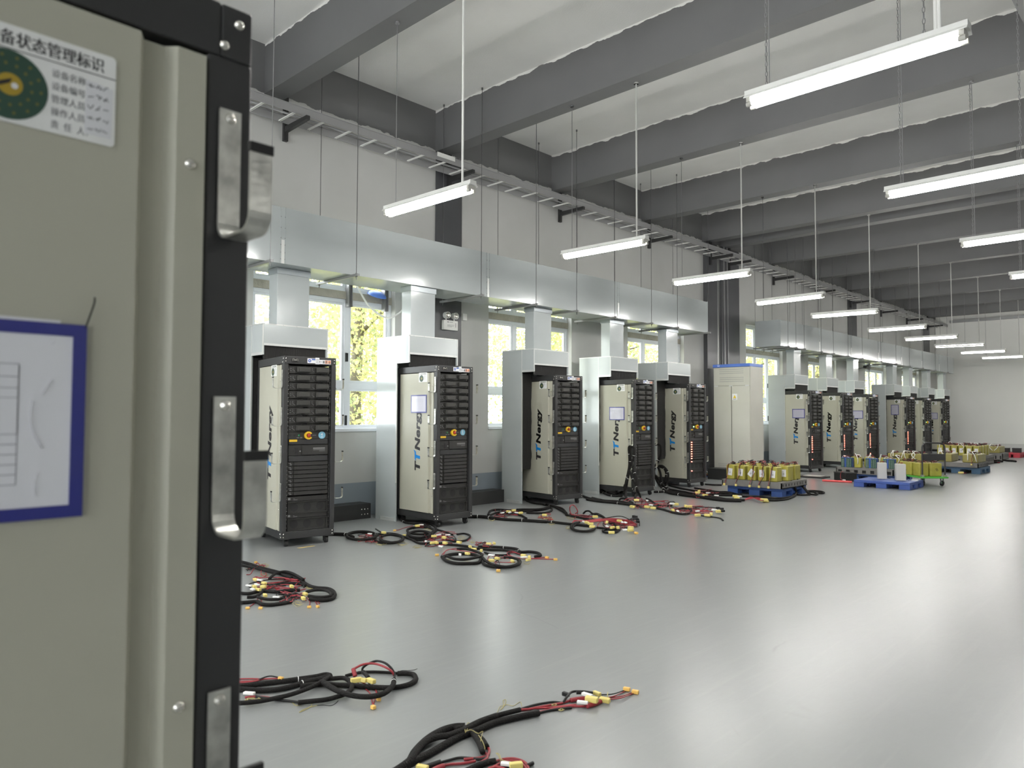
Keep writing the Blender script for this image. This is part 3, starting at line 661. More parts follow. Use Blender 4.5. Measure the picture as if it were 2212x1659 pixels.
# paper sleeves hung on the racks
def sleeve(lb, rack, x1, z0, w=.31, h=.25, tie=False, port=False):
    t = thing('document_sleeve', lb, 'document sleeve', group='paper sleeves on the racks')
    t.location = rack.matrix_basis @ Vector((x1 - w, -.0125, z0)); t.rotation_euler = rack.rotation_euler
    T = frame_T((0, 0, 0), (1, 0, 0), (0, 0, 1)); bw = .016
    b = MB()
    for q in ((0, w, 0, bw), (0, w, h - bw, h), (0, bw, bw, h - bw), (w - bw, w, bw, h - bw)): b.prism([(q[0], q[2]), (q[1], q[2]), (q[1], q[3]), (q[0], q[3])], T, .004)
    b.build('border', M['navy'], t)
    p = MB(); p.prism([(bw * .6, bw * .6), (w - bw * .6, bw * .6), (w - bw * .6, h - bw * .6), (bw * .6, h - bw * .6)], frame_T((0, -.0002, 0), (1, 0, 0), (0, 0, 1)), .0022)
    p.mat(1); T2 = frame_T((0, -.0025, 0), (1, 0, 0), (0, 0, 1))
    def ln(x0, y0, x1_, y1_): p.prism([(x0, y0), (x1_, y0), (x1_, y1_), (x0, y1_)], T2, .0003)
    tx0, tx1 = .04, w - .075; ty0, ty1 = .045, h - .055
    for k in range(6): ln(tx0, ty0 + k * .0125, tx1, ty0 + k * .0125 + .0010)
    ln(tx0, ty1, tx1, ty1 + .001); ln(tx0, ty1 - .016, tx1, ty1 - .015); ln(tx0, ty1 - .03, tx1, ty1 - .029); ln(tx0, ty1 - .042, tx1, ty1 - .0412)
    for k in range(11):
        x = tx0 + (tx1 - tx0) * k / 10; ln(x - .0005, ty0 + .0625, x + .0005, ty1)
    ln(tx0 - .0005, ty0, tx0 + .0005, ty1); ln(tx1 - .0005, ty0, tx1 + .0005, ty1)
    p.mat(1); rg = random.Random(2)
    for k in range(9): squiggle(p, T2, tx0 + k * (tx1 - tx0) / 10 + .003, ty1 - .012, .012, .007, 2, rg, .0003)
    p.build('sheet', [M['sleevepaper'] if tie else M['sleevepaper2'], mat('table_lines', (.30, .30, .34, 1), .4)], t)
    if tie:
        MB().prism([(0, 0), (w - .03, .0), (w - .03, .006), (0, .008)], frame_T((0, .001, h - .002), (1, 0, 0), (0, 0, 1)), .0012).build('sheet_edge', M['paper'], t)
        MB().tube(catmull([(w - .002, -.003, h - .004), (w + .002, -.006, h + .012), (w + .007, -.006, h + .03), (w + .008, -.004, h + .038)], 5), .0012, 6).build('tie', M['blackwire'], t, smooth=True)
        g = MB()  # pale curves stand in for glare on the plastic film
        for pts in ([(.294, .226), (.290, .222)], [(.291, .178), (.284, .165), (.281, .158)], [(.27, .15), (.268, .13), (.272, .108), (.282, .09)], [(.10, .17), (.108, .13), (.115, .11), (.10, .10)], [(.278, .06), (.274, .045), (.276, .03)]):
            g.tube(catmull([(x, -.0036, z) for x, z in pts], 5), .0006, 5)
        g.build('film_glare', mat('pale_glare', (.75, .75, .80, 1), .12, coat=1.0), t, smooth=True)
    return t
sleeve('paper table in a blue-edged sleeve on the near rack beside the camera', near, -.23, 1.317, w=.33, h=.250, tie=True)
for i, x1, z0, lb in ((1, -.208, 1.467, 'paper sleeve on the beige side of the rack numbered 5'), (3, -.21, 1.354, 'paper sleeve on the rack with black cables hanging down its corner'),
                      (5, -.148, 1.374, 'paper sleeve on the first rack past the cream cabinet'), (7, -.165, 1.356, 'paper sleeve on the third rack past the cream cabinet'), (10, -.185, 1.320, 'paper sleeve on the last rack of the row by the far wall')):
    sleeve(lb, racks[i], x1, z0, w=.345, h=.238)
sleeve('upright paper sleeve on the fourth rack past the cream cabinet', racks[8], -.255, 1.47, w=.255, h=.345)
# ------------------------------------------------------------------ exhaust hoods behind the racks
def make_hood():
    t = thing('exhaust_hood', 'x', 'exhaust hood'); Wd, D, ZT, ZM, ZS_ = .87, .72, 2.51, 2.257, 2.144
    m = MB(); m.box(-D, 0, 0, Wd, ZT - .02, ZT); m.box(-.02, 0, .02, Wd - .02, ZM, ZT - .02)
    for y0, y1 in ((0, .02), (Wd - .02, Wd)): m.box(-.27, 0, y0, y1, ZS_, ZT - .02)
    m.build('cap_box', M['duct'], t)
    for y0, y1 in ((0, .02), (Wd - .02, Wd)):
        s = MB(); s.box(-D, -.27, y0, y1, .0, ZT - .02); s.build('side_sheet', M['duct'], t)
    MB().box(-D, -D + .02, .02, Wd - .02, 0, ZT - .02).build('back_sheet', M['duct'], t)
    e = MB()
    for y0 in (-.003, Wd - .009):
        e.box(-.006, .003, y0, y0 + .012, ZS_, ZT); e.box(-.276, -.264, y0, y0 + .012, .52, ZT); e.box(-.264, -.006, y0, y0 + .012, ZS_ - .004, ZS_ + .030); e.box(-D, .003, y0, y0 + .012, ZT - .008, ZT + .004)
    e.box(-.008, .004, .012, Wd - .012, ZM - .004, ZM + .022); e.box(-.008, .004, .012, Wd - .012, ZT - .010, ZT + .004)
    e.box(-.60, -.30, -.006, -.0005, .0, .045)
    for k in range(5): e.dome((.004, .08 + k * .18, ZM + .009), (1, 0, 0), .006, .004, 6); e.dome((.004, .08 + k * .18, ZT - .003), (1, 0, 0), .006, .004, 6)
    e.build('edge_trim', M['ductedge'], t)
    b = MB(); b.box(-.032, -.021, .021, Wd - .021, 2.092, ZM + .02); b.build('brush_curtain', M['foam'], t)
    return t
HOODS = [(-8.05, 4.163, .19), (-7.80, 6.125, .10), (-7.95, 8.780, .05), (-7.95, 10.845, .05), (-7.95, 12.772, .03), (-7.95, 18.877, .08), (-7.95, 21.05, .10), (-7.95, 23.216, .08), (-7.95, 26.973, .06), (-7.95, 28.786, .06), (-7.95, 31.079, .06), (-7.95, 33.293, .06)]
HL = ['pale sheet-metal hood over the rack numbered 4', 'pale sheet-metal hood over the rack numbered 5', 'pale sheet-metal hood over the rack numbered 6', 'pale sheet-metal hood over the rack with black cables hanging on it', 'pale sheet-metal hood over the rack just before the cream cabinet',
      'pale sheet-metal hood with tall side sheet, first past the cream cabinet', 'pale sheet-metal hood over the bare-sided rack, second past the cream cabinet', 'pale sheet-metal hood over the third rack past the cream cabinet', 'pale sheet-metal hood over the rack with the upright paper sleeve',
      'pale sheet-metal hood second after the wall fan, fifth past the cream cabinet', 'pale sheet-metal hood next to last along the second duct', 'pale sheet-metal hood farthest away, at the end of the second duct']
hood0 = make_hood()
for i, ((x, y, ry), lb) in enumerate(zip(HOODS, HL)):
    o = hood0 if i == 0 else copy_tree(hood0)
    o.location = (x, y, 0); tag(o, lb, 'exhaust hood', 'exhaust hoods over the racks')
for i, (x, y, ry) in enumerate(HOODS):
    o = [q for q in COL.objects if q.get('label') == HL[i]][0]
    top = 3.205 if i < 5 else 3.185
    rx = -8.0 - x if abs(x + 7.95) < .01 else (-8.08 - x if i == 0 else -7.90 - x)
    m = MB(); m.box(rx - .20, rx, ry, ry + .43, 2.514, top); m.build('riser', M['duct'], o, bevel=.004)
    m = MB(); m.box(rx - .21, rx + .012, ry - .010, ry + .44, top - .075, top - .003); m.build('riser_collar', mat('collar_sheet', (.42, .46, .48, 1), .35, metal=.3) if i == 0 else bpy.data.materials['collar_sheet'], o)
    if i < len(RACKS):                                      # dark brush between the side sheet and the rack
        X, Y, A = RACKS[i]; bk = 0.0; sx = x - .30 - bk
        lx = (sx - X) / math.cos(A); ly = Y + lx * math.sin(A) - .014
        if i == 0:
            MB().box(-.30, -.285, .021, .849, .12, 2.12).build('side_brush', M['foam'], o)
        elif ly - (y + .021) > .01:
            b = MB(); yl = ly - y
            n = 24; z0, z1 = .55, 2.12; rg = random.Random(i); vs = []
            for k in range(n + 1):
                z = z0 + (z1 - z0) * k / n; jag = (rg.random() * .018 if 0 < k < n else .03)
                for yy in (.021, max(.026, yl - jag)):
                    vs += [(-.300 - bk, yy, z), (-.288 - bk, yy, z)]
            fs = []
            for k in range(n):
                a = k * 4; c = a + 4
                fs += [(a, a + 2, c + 2, c), (a + 1, c + 1, c + 3, a + 3), (a + 2, a + 3, c + 3, c + 2), (a, c, c + 1, a + 1)]
            fs += [(0, 1, 3, 2), (4 * n, 4 * n + 2, 4 * n + 3, 4 * n + 1)]
            b.add(vs, fs).build('side_brush', M['foam'], o)

# ------------------------------------------------------------------ main ducts and their hangers
def duct(lb, y0, y1, zb, zt, seams):
    t = thing('air_duct', lb, 'air duct', (-8.175, (y0 + y1) / 2, zb)); o = Vector(t.location)
    x0, x1 = -8.50, -7.85
    m = MB().box(x0 - o.x, x1 - o.x, y0 - o.y, y1 - o.y, 0, zt - zb); m.build('duct_body', M['duct'], t, bevel=.004)
    for y in seams:
        s = MB(); s.box(x1 - o.x, x1 + .004 - o.x, y - .035 - o.y, y - .028 - o.y, 0, zt - zb); s.box(x1 - o.x, x1 + .004 - o.x, y + .028 - o.y, y + .035 - o.y, 0, zt - zb); s.mat(1).box(x1 - o.x, x1 + .006 - o.x, y - .02 - o.y, y + .02 - o.y, 0, (zt - zb) * .42)
        s.mat(2)
        for z in (.05, .13, .22, .30, .42, .55):
            for dy in (-.026, .026): s.dome((x1 + .004 - o.x, y + dy - o.y, z), (1, 0, 0), .007, .004, 6)
        s.build('seam_strip', [M['duct'], M['ductedge'], M['steel']], t)
    e = MB()
    for y in (y0, y1):
        e.box(x0 - .004 - o.x, x1 + .004 - o.x, y - .012 - o.y, y + .012 - o.y, zt - zb - .012, zt - zb + .004); e.box(x0 - .004 - o.x, x1 + .004 - o.x, y - .012 - o.y, y + .012 - o.y, -.004, .012)
        e.box(x1 - .01 - o.x, x1 + .004 - o.x, y - .012 - o.y, y + .012 - o.y, .012, zt - zb - .012); e.box(x0 - .004 - o.x, x0 + .01 - o.x, y - .012 - o.y, y + .012 - o.y, .012, zt - zb - .012)
    e.build('end_trim', M['duct'], t)
duct('long pale rectangular air duct nearer the camera, above racks 4 to 8', 1.6, 14.19, 3.205, 3.87, [4.29, 7.64, 10.95])
duct('second pale rectangular air duct, beyond the cream cabinet', 17.82, 34.33, 3.185, 3.835, [20.3, 22.7, 25.1, 27.5, 29.9, 32.2])
def make_hanger(z):
    t = thing('duct_hanger', 'x', 'duct hanger')
    b = MB(); b.box(-.96, 0, -.018, .018, -.034, -.004); b.build('cross_bar', M['steel'], t)
    return t
hangs = [4.08, 5.24, 7.40, 8.60, 9.62, 10.70, 11.88, 12.81, 14.05, 18.02, 18.50, 19.02, 20.15, 21.02, 22.16, 23.32, 25.03, 26.54, 28.02, 29.6, 31.25, 33.0]
hn = ['at the left edge of the first duct, beside the near rack', 'under the first duct by the conduit loop', 'under the first duct beside the emergency light', 'under the first duct left of the riser of hood 6', 'under the first duct right of the riser of hood 6',
      'under the first duct at its third seam', 'under the first duct, third from its far end', 'under the first duct, second from its far end', 'at the very far end of the first duct',
      'at the near end of the second duct', 'just inside the near end of the second duct', 'third from the near end of the second duct', 'fourth from the near end of the second duct', 'fifth from the near end of the second duct', 'sixth from the near end of the second duct', 'seventh along the second duct, just before the fan', 'eighth along the second duct, just short of the fan column', 'ninth along the second duct, just past the fan', 'tenth along the second duct', 'eleventh along the second duct, next after mid-length', 'next to last on the second duct', 'last on the second duct, by the far wall']
hp = None
for y, n in zip(hangs, hn):
    z = 3.205 if y < 15 else 3.185
    if hp is None: o = hp = make_hanger(z)
    else: o = copy_tree(hp)
    o.location = (-7.70, y, z); tag(o, 'thin steel rod hanger ' + n, 'duct hanger', 'rod hangers carrying the ducts')
    top = ZC if all(abs(y - b) > .14 for b in BEAMS) else ZB
    for x in (-.045, -.905):
        r = MB(); r.cyl((x, 0, -.075), (x, 0, top - z), .0046, 6); r.cyl((x, 0, -.046), (x, 0, -.034), .012, 6); r.cyl((x, 0, -.004), (x, 0, .008), .012, 6); r.cyl((x, 0, top - z - .03), (x, 0, top - z), .014, 8)
        r.build('rod', M['rod'], o)

# ------------------------------------------------------------------ cable tray under the girder
TX0, TX1, TZ = -8.74, -8.34, 5.255
t = thing('cable_tray', 'long grey ladder cable tray high along the window wall', 'cable tray', ((TX0 + TX1) / 2, 18.0, TZ)); o_ = Vector(t.location)
for x in (TX0, TX1):
    MB().box(x - .004 - o_.x, x + .004 - o_.x, 0.2 - 18, YF - .3 - 18, 0, .10).box(x - .02 - o_.x, x + .02 - o_.x, .2 - 18, YF - .3 - 18, .096, .102).build('side_rail', M['tray'], t)
rg0 = MB().box(TX0 + .004 - o_.x, TX1 - .004 - o_.x, -.014, -.008, .0, .016).box(TX0 + .004 - o_.x, TX1 - .004 - o_.x, .008, .014, .0, .016).build('rung', M['white'], t, loc=(0, .5 - 18, .004))
k = 1
while .5 + k * .42 < YF - .5:
    c = rg0.copy(); COL.objects.link(c); c.parent = t; c.location = (0, .5 + k * .42 - 18, .004); k += 1
MB().box(-.05, .05, 7.0 - 18, 7.35 - 18, .03, .095, Matrix.Translation((TX1 + .008 - o_.x + .05, 0, 0)) @ Matrix.Diagonal((.06, 1, 1, 1))).build('splice_plate', M['white'], t)
for x, z, r, lb in ((TX1 - .06, .145, .014, 'thin grey conduit on the outer side of the cable tray'), (TX1 - .22, .165, .016, 'thicker grey conduit along the middle of the cable tray')):
    tag(MB().cyl((x, .2, TZ + z - .105), (x, YF - .3, TZ + z - .105), r, 8).build('tray_conduit', M['tray'], smooth=True), lb, 'conduit', 'conduits lying in the wall tray')
bp = None
bl = ['at left beside the near rack', 'behind the first lamp', 'second past the first lamp', 'behind the third lamp', 'at the paired dark columns', 'just past the paired columns', 'sixth from the near rack', 'seventh from the near rack', 'eighth from the near rack', 'ninth from the near rack', 'tenth from the near rack', 'nearest the far wall']
for y, n in zip([4.85, 7.72, 10.5, 13.5, 16.0, 16.95, 19.7, 22.7, 25.6, 28.7, 31.8, 34.6], bl):
    if bp is None:
        bp = o = thing('tray_bracket', 'x', 'bracket')
        MB().box(.0, .05, -.03, .03, -.19, .40).build('wall_post', M['dark'], o)
        a = MB(); a.add([(.05, -.025, -.075), (.05, .025, -.075), (.05, .025, -.002), (.05, -.025, -.002), (.60, -.025, -.055), (.60, .025, -.055), (.60, .025, -.002), (.60, -.025, -.002)], [(0, 1, 2, 3), (4, 7, 6, 5), (0, 4, 5, 1), (1, 5, 6, 2), (2, 6, 7, 3), (3, 7, 4, 0)]).build('arm', M['dark'], o)
    else: o = copy_tree(bp)
    o.location = (XW + (.10 if 15.8 < y < 17.5 else .02 if 7.4 < y < 8.1 or 25.3 < y < 26.3 or y > 34 else 0), y, TZ); tag(o, 'dark steel tray bracket on the wall, ' + n, 'bracket', 'brackets under the wall tray')
t = thing('cable_tray', 'grey cable tray across the top of the far wall', 'cable tray', (0, YF - .2, 5.44))
MB().box(-8.3, 9.8, -.008, 0, 0, .10).build('side_rail', M['tray'], t); MB().box(-8.3, 9.8, .19, .198, 0, .10).build('side_rail', M['tray'], t)
MB().box(-8.3, 9.8, 0, .19, 0, .008).build('tray_floor', M['tray'], t)

# ------------------------------------------------------------------ pendant lamps
def make_lamp(row, L):
    t = thing('pendant_lamp', 'x', 'pendant lamp')
    hs = MB(); T = frame_T((0, 0, 0), (0, 1, 0), (0, 0, 1))
    hs.prism([(-.060, .010), (-.058, .006), (-.030, .020), (.030, .020), (.058, .006), (.060, .010), (.042, .030), (.040, .062), (-.040, .062), (-.042, .030)], T, L)
    hs.build('housing', M['white'], t)
    for y in (-.031, .031):
        tb = MB().cyl((.055, y, -.034), (L - .055, y, -.034), .0125, 12); tb.build('fluorescent_tube', M['tube'], t, smooth=True)
    for x in (.012, L - .050):
        h = MB()
        for y in (-.031, .031): h.cyl((x, y, -.034), (x + .038, y, -.034), .016, 10)
        h.box(x + .005, x + .033, -.05, .05, -.022, .022)
        h.build('lamp_holder', M['greybox'], t)
    return t
ROW1 = [(840, 460, 1035, 405), (1215, 553, 1397, 520), (1452, 612, 1620, 588), (1632, 656, 1784, 637), (1756, 680.2, 1898, 670.6), (1876, 714, 2001, 704.4), (1954, 732.4, 2069.7, 726.3), (2018, 746, 2124, 742), (2067, 761.7, 2167, 757.5), (2113.8, 772.6, 2206.5, 769.4)]
R1Y = [4.69, 7.62, 10.42, 13.38, 15.95, 19.6, 22.6, 25.5, 28.6, 31.7]
O1 = ['first', 'second', 'third', 'fourth', 'fifth', 'sixth', 'seventh', 'eighth, one tube dark,', 'ninth', 'tenth and farthest']
LZ = 3.6; LL = 1.33
lamp0 = make_lamp(1, LL)
ROW2Y = [4.70, 7.60, 10.46, 13.42]
specs = [(-6.36 if i in (0, 1, 2, 3, 5, 6) else -6.33, y, LZ, 1, 'lit twin-tube pendant lamp, %s in the row along the racks' % n, 'pendant lamps in the row along the racks') for i, (y, n) in enumerate(zip(R1Y, O1))]
O2 = ['largest in the picture, at upper right', 'second in the right-hand row, cut by the picture edge', 'third in the right-hand row, cut by the picture edge', 'fourth in the right-hand row, tip showing at the edge']
specs += [(-2.285, y, LZ, 2, 'lit twin-tube pendant lamp, ' + n, 'pendant lamps in the right-hand row') for y, n in zip(ROW2Y, O2)]
XT = [(1.8, y) for y in (16, 22.6, 28.6)] + [(-2.285, y) for y in (-4, -1.1, 1.8, 25.5, 31.7)] + [(-6.35, y) for y in (-4, -1.1, 1.8)] + [(5.9, y) for y in (4.7, 10.46, 19.6)]  # unseen extra lamps, added to brighten the hall
specs += [(x, y, LZ, 2, 'added twin-tube pendant lamp out of view, brightening the hall', 'added pendant lamps out of view') for x, y in XT]
for i, (x, y, z, row, lb, gp) in enumerate(specs):
    o = lamp0 if i == 0 else copy_tree(lamp0)
    yaw = {3: -.06, 4: .10, 7: .10, 8: .06}.get(i, .02) if row == 1 else -.01
    o.location = (x, y - (.02 if row == 1 else 0), z); o.rotation_euler = (0, 0, yaw); tag(o, lb, 'pendant lamp', gp)
    top = ZB - z
    rods = [(1.18, .011, 'conduit_drop'), (.16, .004, 'hanging_wire')] if row == 1 else [(.14, .005, 'hanging_chain'), (1.10, .005, 'hanging_chain'), (1.16, .010, 'conduit_drop')]
    under = any(abs(y - b) < .14 for b in BEAMS)
    for rx, rr, nm in rods:
        tp = (ZB if under else ZC) - z
        m = MB()
        if nm == 'hanging_chain':
            zz = .062; k = 0
            while zz < tp - .02:
                T = Matrix.Translation((rx, 0, zz)) @ Matrix.Rotation(k % 2 * PI / 2, 4, 'Z')
                pts = [T @ Vector((.007 * math.cos(a), 0, .020 + .020 * math.sin(a))) for a in [q * PI / 4 for q in range(9)]]
                m.tube(pts, .0028, 5, cap=False); zz += .034; k += 1
            m.cyl((rx, 0, tp - .04), (rx, 0, tp), .006, 6)
        else:
            m.cyl((rx, 0, .060), (rx, 0, tp), rr, 8); m.cyl((rx, 0, tp - .02), (rx, 0, tp), rr + .02, 10)
        m.build(nm, M['white'] if nm == 'conduit_drop' else M['steel'], o, smooth=False)
    if lb.find('one tube dark') > 0:
        tb = [c for c in o.children if c.name.startswith('fluorescent_tube')]
        tb[0].data = tb[0].data.copy(); tb[0].data.materials[0] = M['white']; tb[0].data.materials[0] = mat('dead_tube', (.7, .7, .68, 1), .3)

# ------------------------------------------------------------------ wall fittings
t = thing('emergency_light', 'white twin-spot emergency light on the dark column between racks 5 and 6', 'emergency light', (XW + .02, 7.60, 2.79))
b = MB(); b.box(0, .055, 0, .30, 0, .155); b.build('body', M['white'], t, bevel=.006)
e = MB(); T = frame_T((.0556, .02, .02), (0, 1, 0), (0, 0, 1))
for q in ((.05, .085, .10, .112), (.10, .17, .103, .108), (.05, .20, .06, .064), (.05, .19, .045, .049), (.05, .15, .030, .034), (.225, .235, .03, .10)): e.prism(rrect(*q, .001, 1), T, .0006)
e.build('print', M['greyink'], t)
for y in (.075, .245):
    h = MB(); h.cyl((.02, y, .155), (.02, y, .185), .010, 8); h.cyl((.0, y, .235), (.075, y, .235), .052, 20); h.mat(1).dome((.075, y, .235), (1, 0, 0), .046, .012, 20)
    h.build('spot_head', [M['white'], M['chrome']], t, smooth=False)
tag(MB().box(XW, XW + .04, 8.04, 8.13, 2.98, 3.09).build('junction_box', M['white'], bevel=.004), 'small white junction box on the wall right of the emergency light', 'junction box')
tag(MB().tube(catmull([(XW - .05, 5.98, 3.40), (XW + .03, 6.02, 3.25), (XW + .06, 6.20, 3.0), (XW + .05, 6.5, 2.87), (XW + .05, 6.72, 2.95), (XW + .05, 6.85, 3.06), (XW + .04, 6.95, 3.10), (XW + .02, 7.04, 3.07)], 8), .014, 8).build('flexible_conduit', M['white'], smooth=True), 'drooping white flexible conduit at the window left of rack 5', 'conduit')
for y, lb in ((5.93, 'left of the two rusty stub pipes above the window beside rack 4'), (6.56, 'right of the two rusty stub pipes, near the blue bag')):
    tag(MB().box(XW - .10, XW - .06, y - .035, y + .035, 2.98, 3.42).box(XW - .06, XW - .02, y - .035, y - .027, 2.98, 3.42).box(XW - .06, XW - .02, y + .027, y + .035, 2.98, 3.42).build('stub_bracket', M['steel']), lb, 'bracket', 'stub brackets above the window')
bg = MB(); bg.dome((XW - .05, 6.40, 3.20), (.5, 0, 1), .15, .06, 14); tag(bg.build('plastic_bag', M['bluebag'], smooth=True), 'crumpled blue plastic bag on the lintel of the window beside rack 4', 'bag')
# wall fan
t = thing('wall_fan', 'round grey wall fan on the column beneath the second duct', 'fan', (XW + .02, 26.02, 3.0))
MB().bar((0, 0, 0), (.28, 0, .06), .03, .03).build('arm', M['steel'], t)
c = MB(); cx = .36
for k in range(5):
    r = .06 + .028 * k; c.tube([(cx + .10 - .06 * (r / .18) ** 2, r * math.cos(a), .08 + r * math.sin(a)) for a in [q * PI / 10 for q in range(21)]], .004, 5, cap=False)
for k in range(12):
    a = k * PI / 6; c.tube([(cx + .10, .05 * math.cos(a), .08 + .05 * math.sin(a)), (cx + .05, .175 * math.cos(a), .08 + .175 * math.sin(a)), (cx - .04, .16 * math.cos(a), .08 + .16 * math.sin(a))], .0035, 5)
c.build('cage', M['steel'], t)
MB().cyl((.26, 0, .08), (.40, 0, .08), .05, 14).build('motor', M['dark'], t)
for k in range(3):
    a = k * 2 * PI / 3; T = Matrix.Translation((.42, 0, .08)) @ Matrix.Rotation(a, 4, 'X') @ Matrix.Rotation(.4, 4, 'Z')
    MB().box(-.003, .003, -.05, .05, .03, .15, T).build('blade', M['steel'], t)
# floor trough along the wall
tl = [('dark steel cable trough on the floor between racks 4 and 5', 5.06, 6.10), ('dark steel cable trough on the floor between racks 5 and 6', 7.02, 8.76)]
for lb, a, b in tl:
    t = thing('floor_trough', lb, 'cable trough', (-8.60, (a + b) / 2, 0), group='floor troughs along the wall'); hl = (b - a) / 2
    MB().box(-.26, .0, -hl, hl, 0, .205).build('trough_body', M['dark'], t)
    s = MB(); rr = [hl - .05 - .05 * k for k in range(3)] if b < 6.5 else [-hl + .08, -hl + .13] + [-.25 + .06 * k for k in range(6)]
    for y in rr:
        for z in (.06, .13): s.dome((.0, y, z), (1, 0, 0), .010, .006, 8)
    s.build('bolts', M['chrome'], t)
    if b > 6.5: MB().box(.0, .03, -.38, -.30, .02, .27).build('joint_plate', M['dark'], t); MB().box(-.12, .12, -hl, -.42, .0, .215, Matrix.Translation((.12, 0, 0))).build('branch_box', M['dark'], t)

# cream distribution cabinet
t = thing('power_cabinet', 'tall cream two-door power cabinet with blue top band', 'cabinet', (-8.58, 15.76, 0)); CWd, CD, CHt = .915, .66, 2.60
MB().box(.01, CWd - .01, .03, CD, 0, .10).build('plinth', M['black'], t)
MB().box(0, CWd, .02, CD, .10, CHt - .04).build('body', M['cab'], t, bevel=.004)
MB().box(-.004, CWd + .004, -.012, CD, CHt - .04, CHt + .03).build('top_band', M['capblue'], t, bevel=.004)
T2 = frame_T((0, -.0125, 0), (1, 0, 0), (0, 0, 1))
lm = MB(); lm.prism(disc(16, .012, .13, CHt - .004), T2, .001); lm.prism(rrect(.145, .175, CHt - .012, CHt + .004, .002, 1), T2, .001); lm.build('emblem', M['paper'], t)
u = MB(); u.box(.012, CWd - .012, .0, .02, 2.135, CHt - .05)
for z in (2.50, 2.455, 2.41, 2.31, 2.265, 2.22): u.mat(1).box(.16, .76, -.004, .0, z, z + .010)
u.build('louvre_panel', [M['cab'], M['steel']], t)
MB().box(.4495, .4605, .012, .0195, .115, 2.115).build('door_gap', M['black'], t)
for x0, x1 in ((.012, .448), (.462, CWd - .012)):
    d = MB(); d.box(x0, x1, .0, .02, .115, 2.115)
    d.mat(1)
    for z in (.24, .28, .32): d.box(x0 + .10, x1 - .09, -.003, 0, z, z + .007)
    dd = d.build('door', [M['cab'], M['steel']], t, bevel=.003)
    if x0 > .4:
        p = MB(); p.prism(rrect(.475, .60, 1.80, 1.94, .003), frame_T((0, 0, 0), (1, 0, 0), (0, 0, 1)), .0015)
        p.mat(1); p.prism([(.495, 1.835), (.580, 1.835), (.5375, 1.918)], frame_T((0, -.0016, 0), (1, 0, 0), (0, 0, 1)), .0006); p.mat(2); T3 = frame_T((0, -.0023, 0), (1, 0, 0), (0, 0, 1))
        p.prism([(.536, 1.845), (.546, 1.868), (.539, 1.868), (.545, 1.893), (.533, 1.866), (.540, 1.866)], T3, .0005)
        for q in ((.495, 1.835, .580, .004),): p.prism([(.495, 1.835), (.580, 1.835), (.578, 1.840), (.498, 1.840)], T3, .0005)
        p.prism(rrect(.50, .575, 1.812, 1.82, .001, 1), T3, .0005); p.build('warning_sign', [M['paper'], M['amber'], M['ink']], dd)
for x in (.03, .40, .80): MB().box(x, x + .09, -.008, .0, 2.118, 2.132).build('hinge_plate', M['paper'], t)
# ------------------------------------------------------------------ pallets, battery packs, trolley
def pallet(lb, x0, x1, y0, y1, z0, z1, m, style):
    t = thing('pallet', lb, 'pallet', ((x0 + x1) / 2, (y0 + y1) / 2, z0), group=None); a, b, h = (x1 - x0) / 2, (y1 - y0) / 2, z1 - z0
    if style == 'feet':
        d = MB(); d.box(-a, a, -b, b, h * .62, h)
        d.build('deck', m, t, bevel=.006)
        for fy in (-b, -.09, b - .18):
            for fx in (-a, -.10, a - .20):
                MB().box(fx, fx + .20, fy, fy + .18, .0, h * .62).build('foot', m, t, bevel=.005)
        for fx in (-a, -.10, a - .20):
            r = MB(); r.box(fx + .02, fx + .18, -b + .18, -.09, .0, .022).box(fx + .02, fx + .18, .09, b - .18, .0, .022); r.build('runner', m, t)
    else:                                            # shallow tray deck with square pockets in its edges
        d = MB(); d.box(-a, a, -b, b, h - .012, h); d.box(-a, a, -b + .03, b - .03, 0, .012)
        n = 9
        for sx in (-1, 1):
            x = sx * a; xi = x - sx * .02; lo, hi = min(x, xi), max(x, xi)
            d.box(lo, hi, -b, b, 0, h * .30); d.box(lo, hi, -b, b, h * .72, h - .012)
            for k in range(n + 1):
                yy = -b + 2 * b * k / n; d.box(lo, hi, max(-b, yy - .035), min(b, yy + .035), h * .30, h * .72)
        if style == 'pockets':
            for sy in (-1, 1):
                y = sy * b; yi = y - sy * .02; lo, hi = min(y, yi), max(y, yi)
                d.box(-a, a, lo, hi, 0, h * .12); d.box(-a, a, lo, hi, h * .62, h - .012)
                for k in range(8):
                    xx = -a + 2 * a * k / 7; d.box(max(-a, xx - .045), min(a, xx + .045), lo, hi, h * .12, h * .62)
        else:
            for sy in (-1, 1):
                y = sy * b; yi = y - sy * .02; d.box(-a, a, min(y, yi), max(y, yi), 0, h - .012)
        d.build('deck', m, t)
        c = MB(); c.box(-a + .03, a - .03, -b + .03, b - .03, .012, h - .013); c.build('hollow_shade', M['black'], t)  # black block paints the shade inside the hollow deck and its pockets
    return t
rp = random.Random(21)
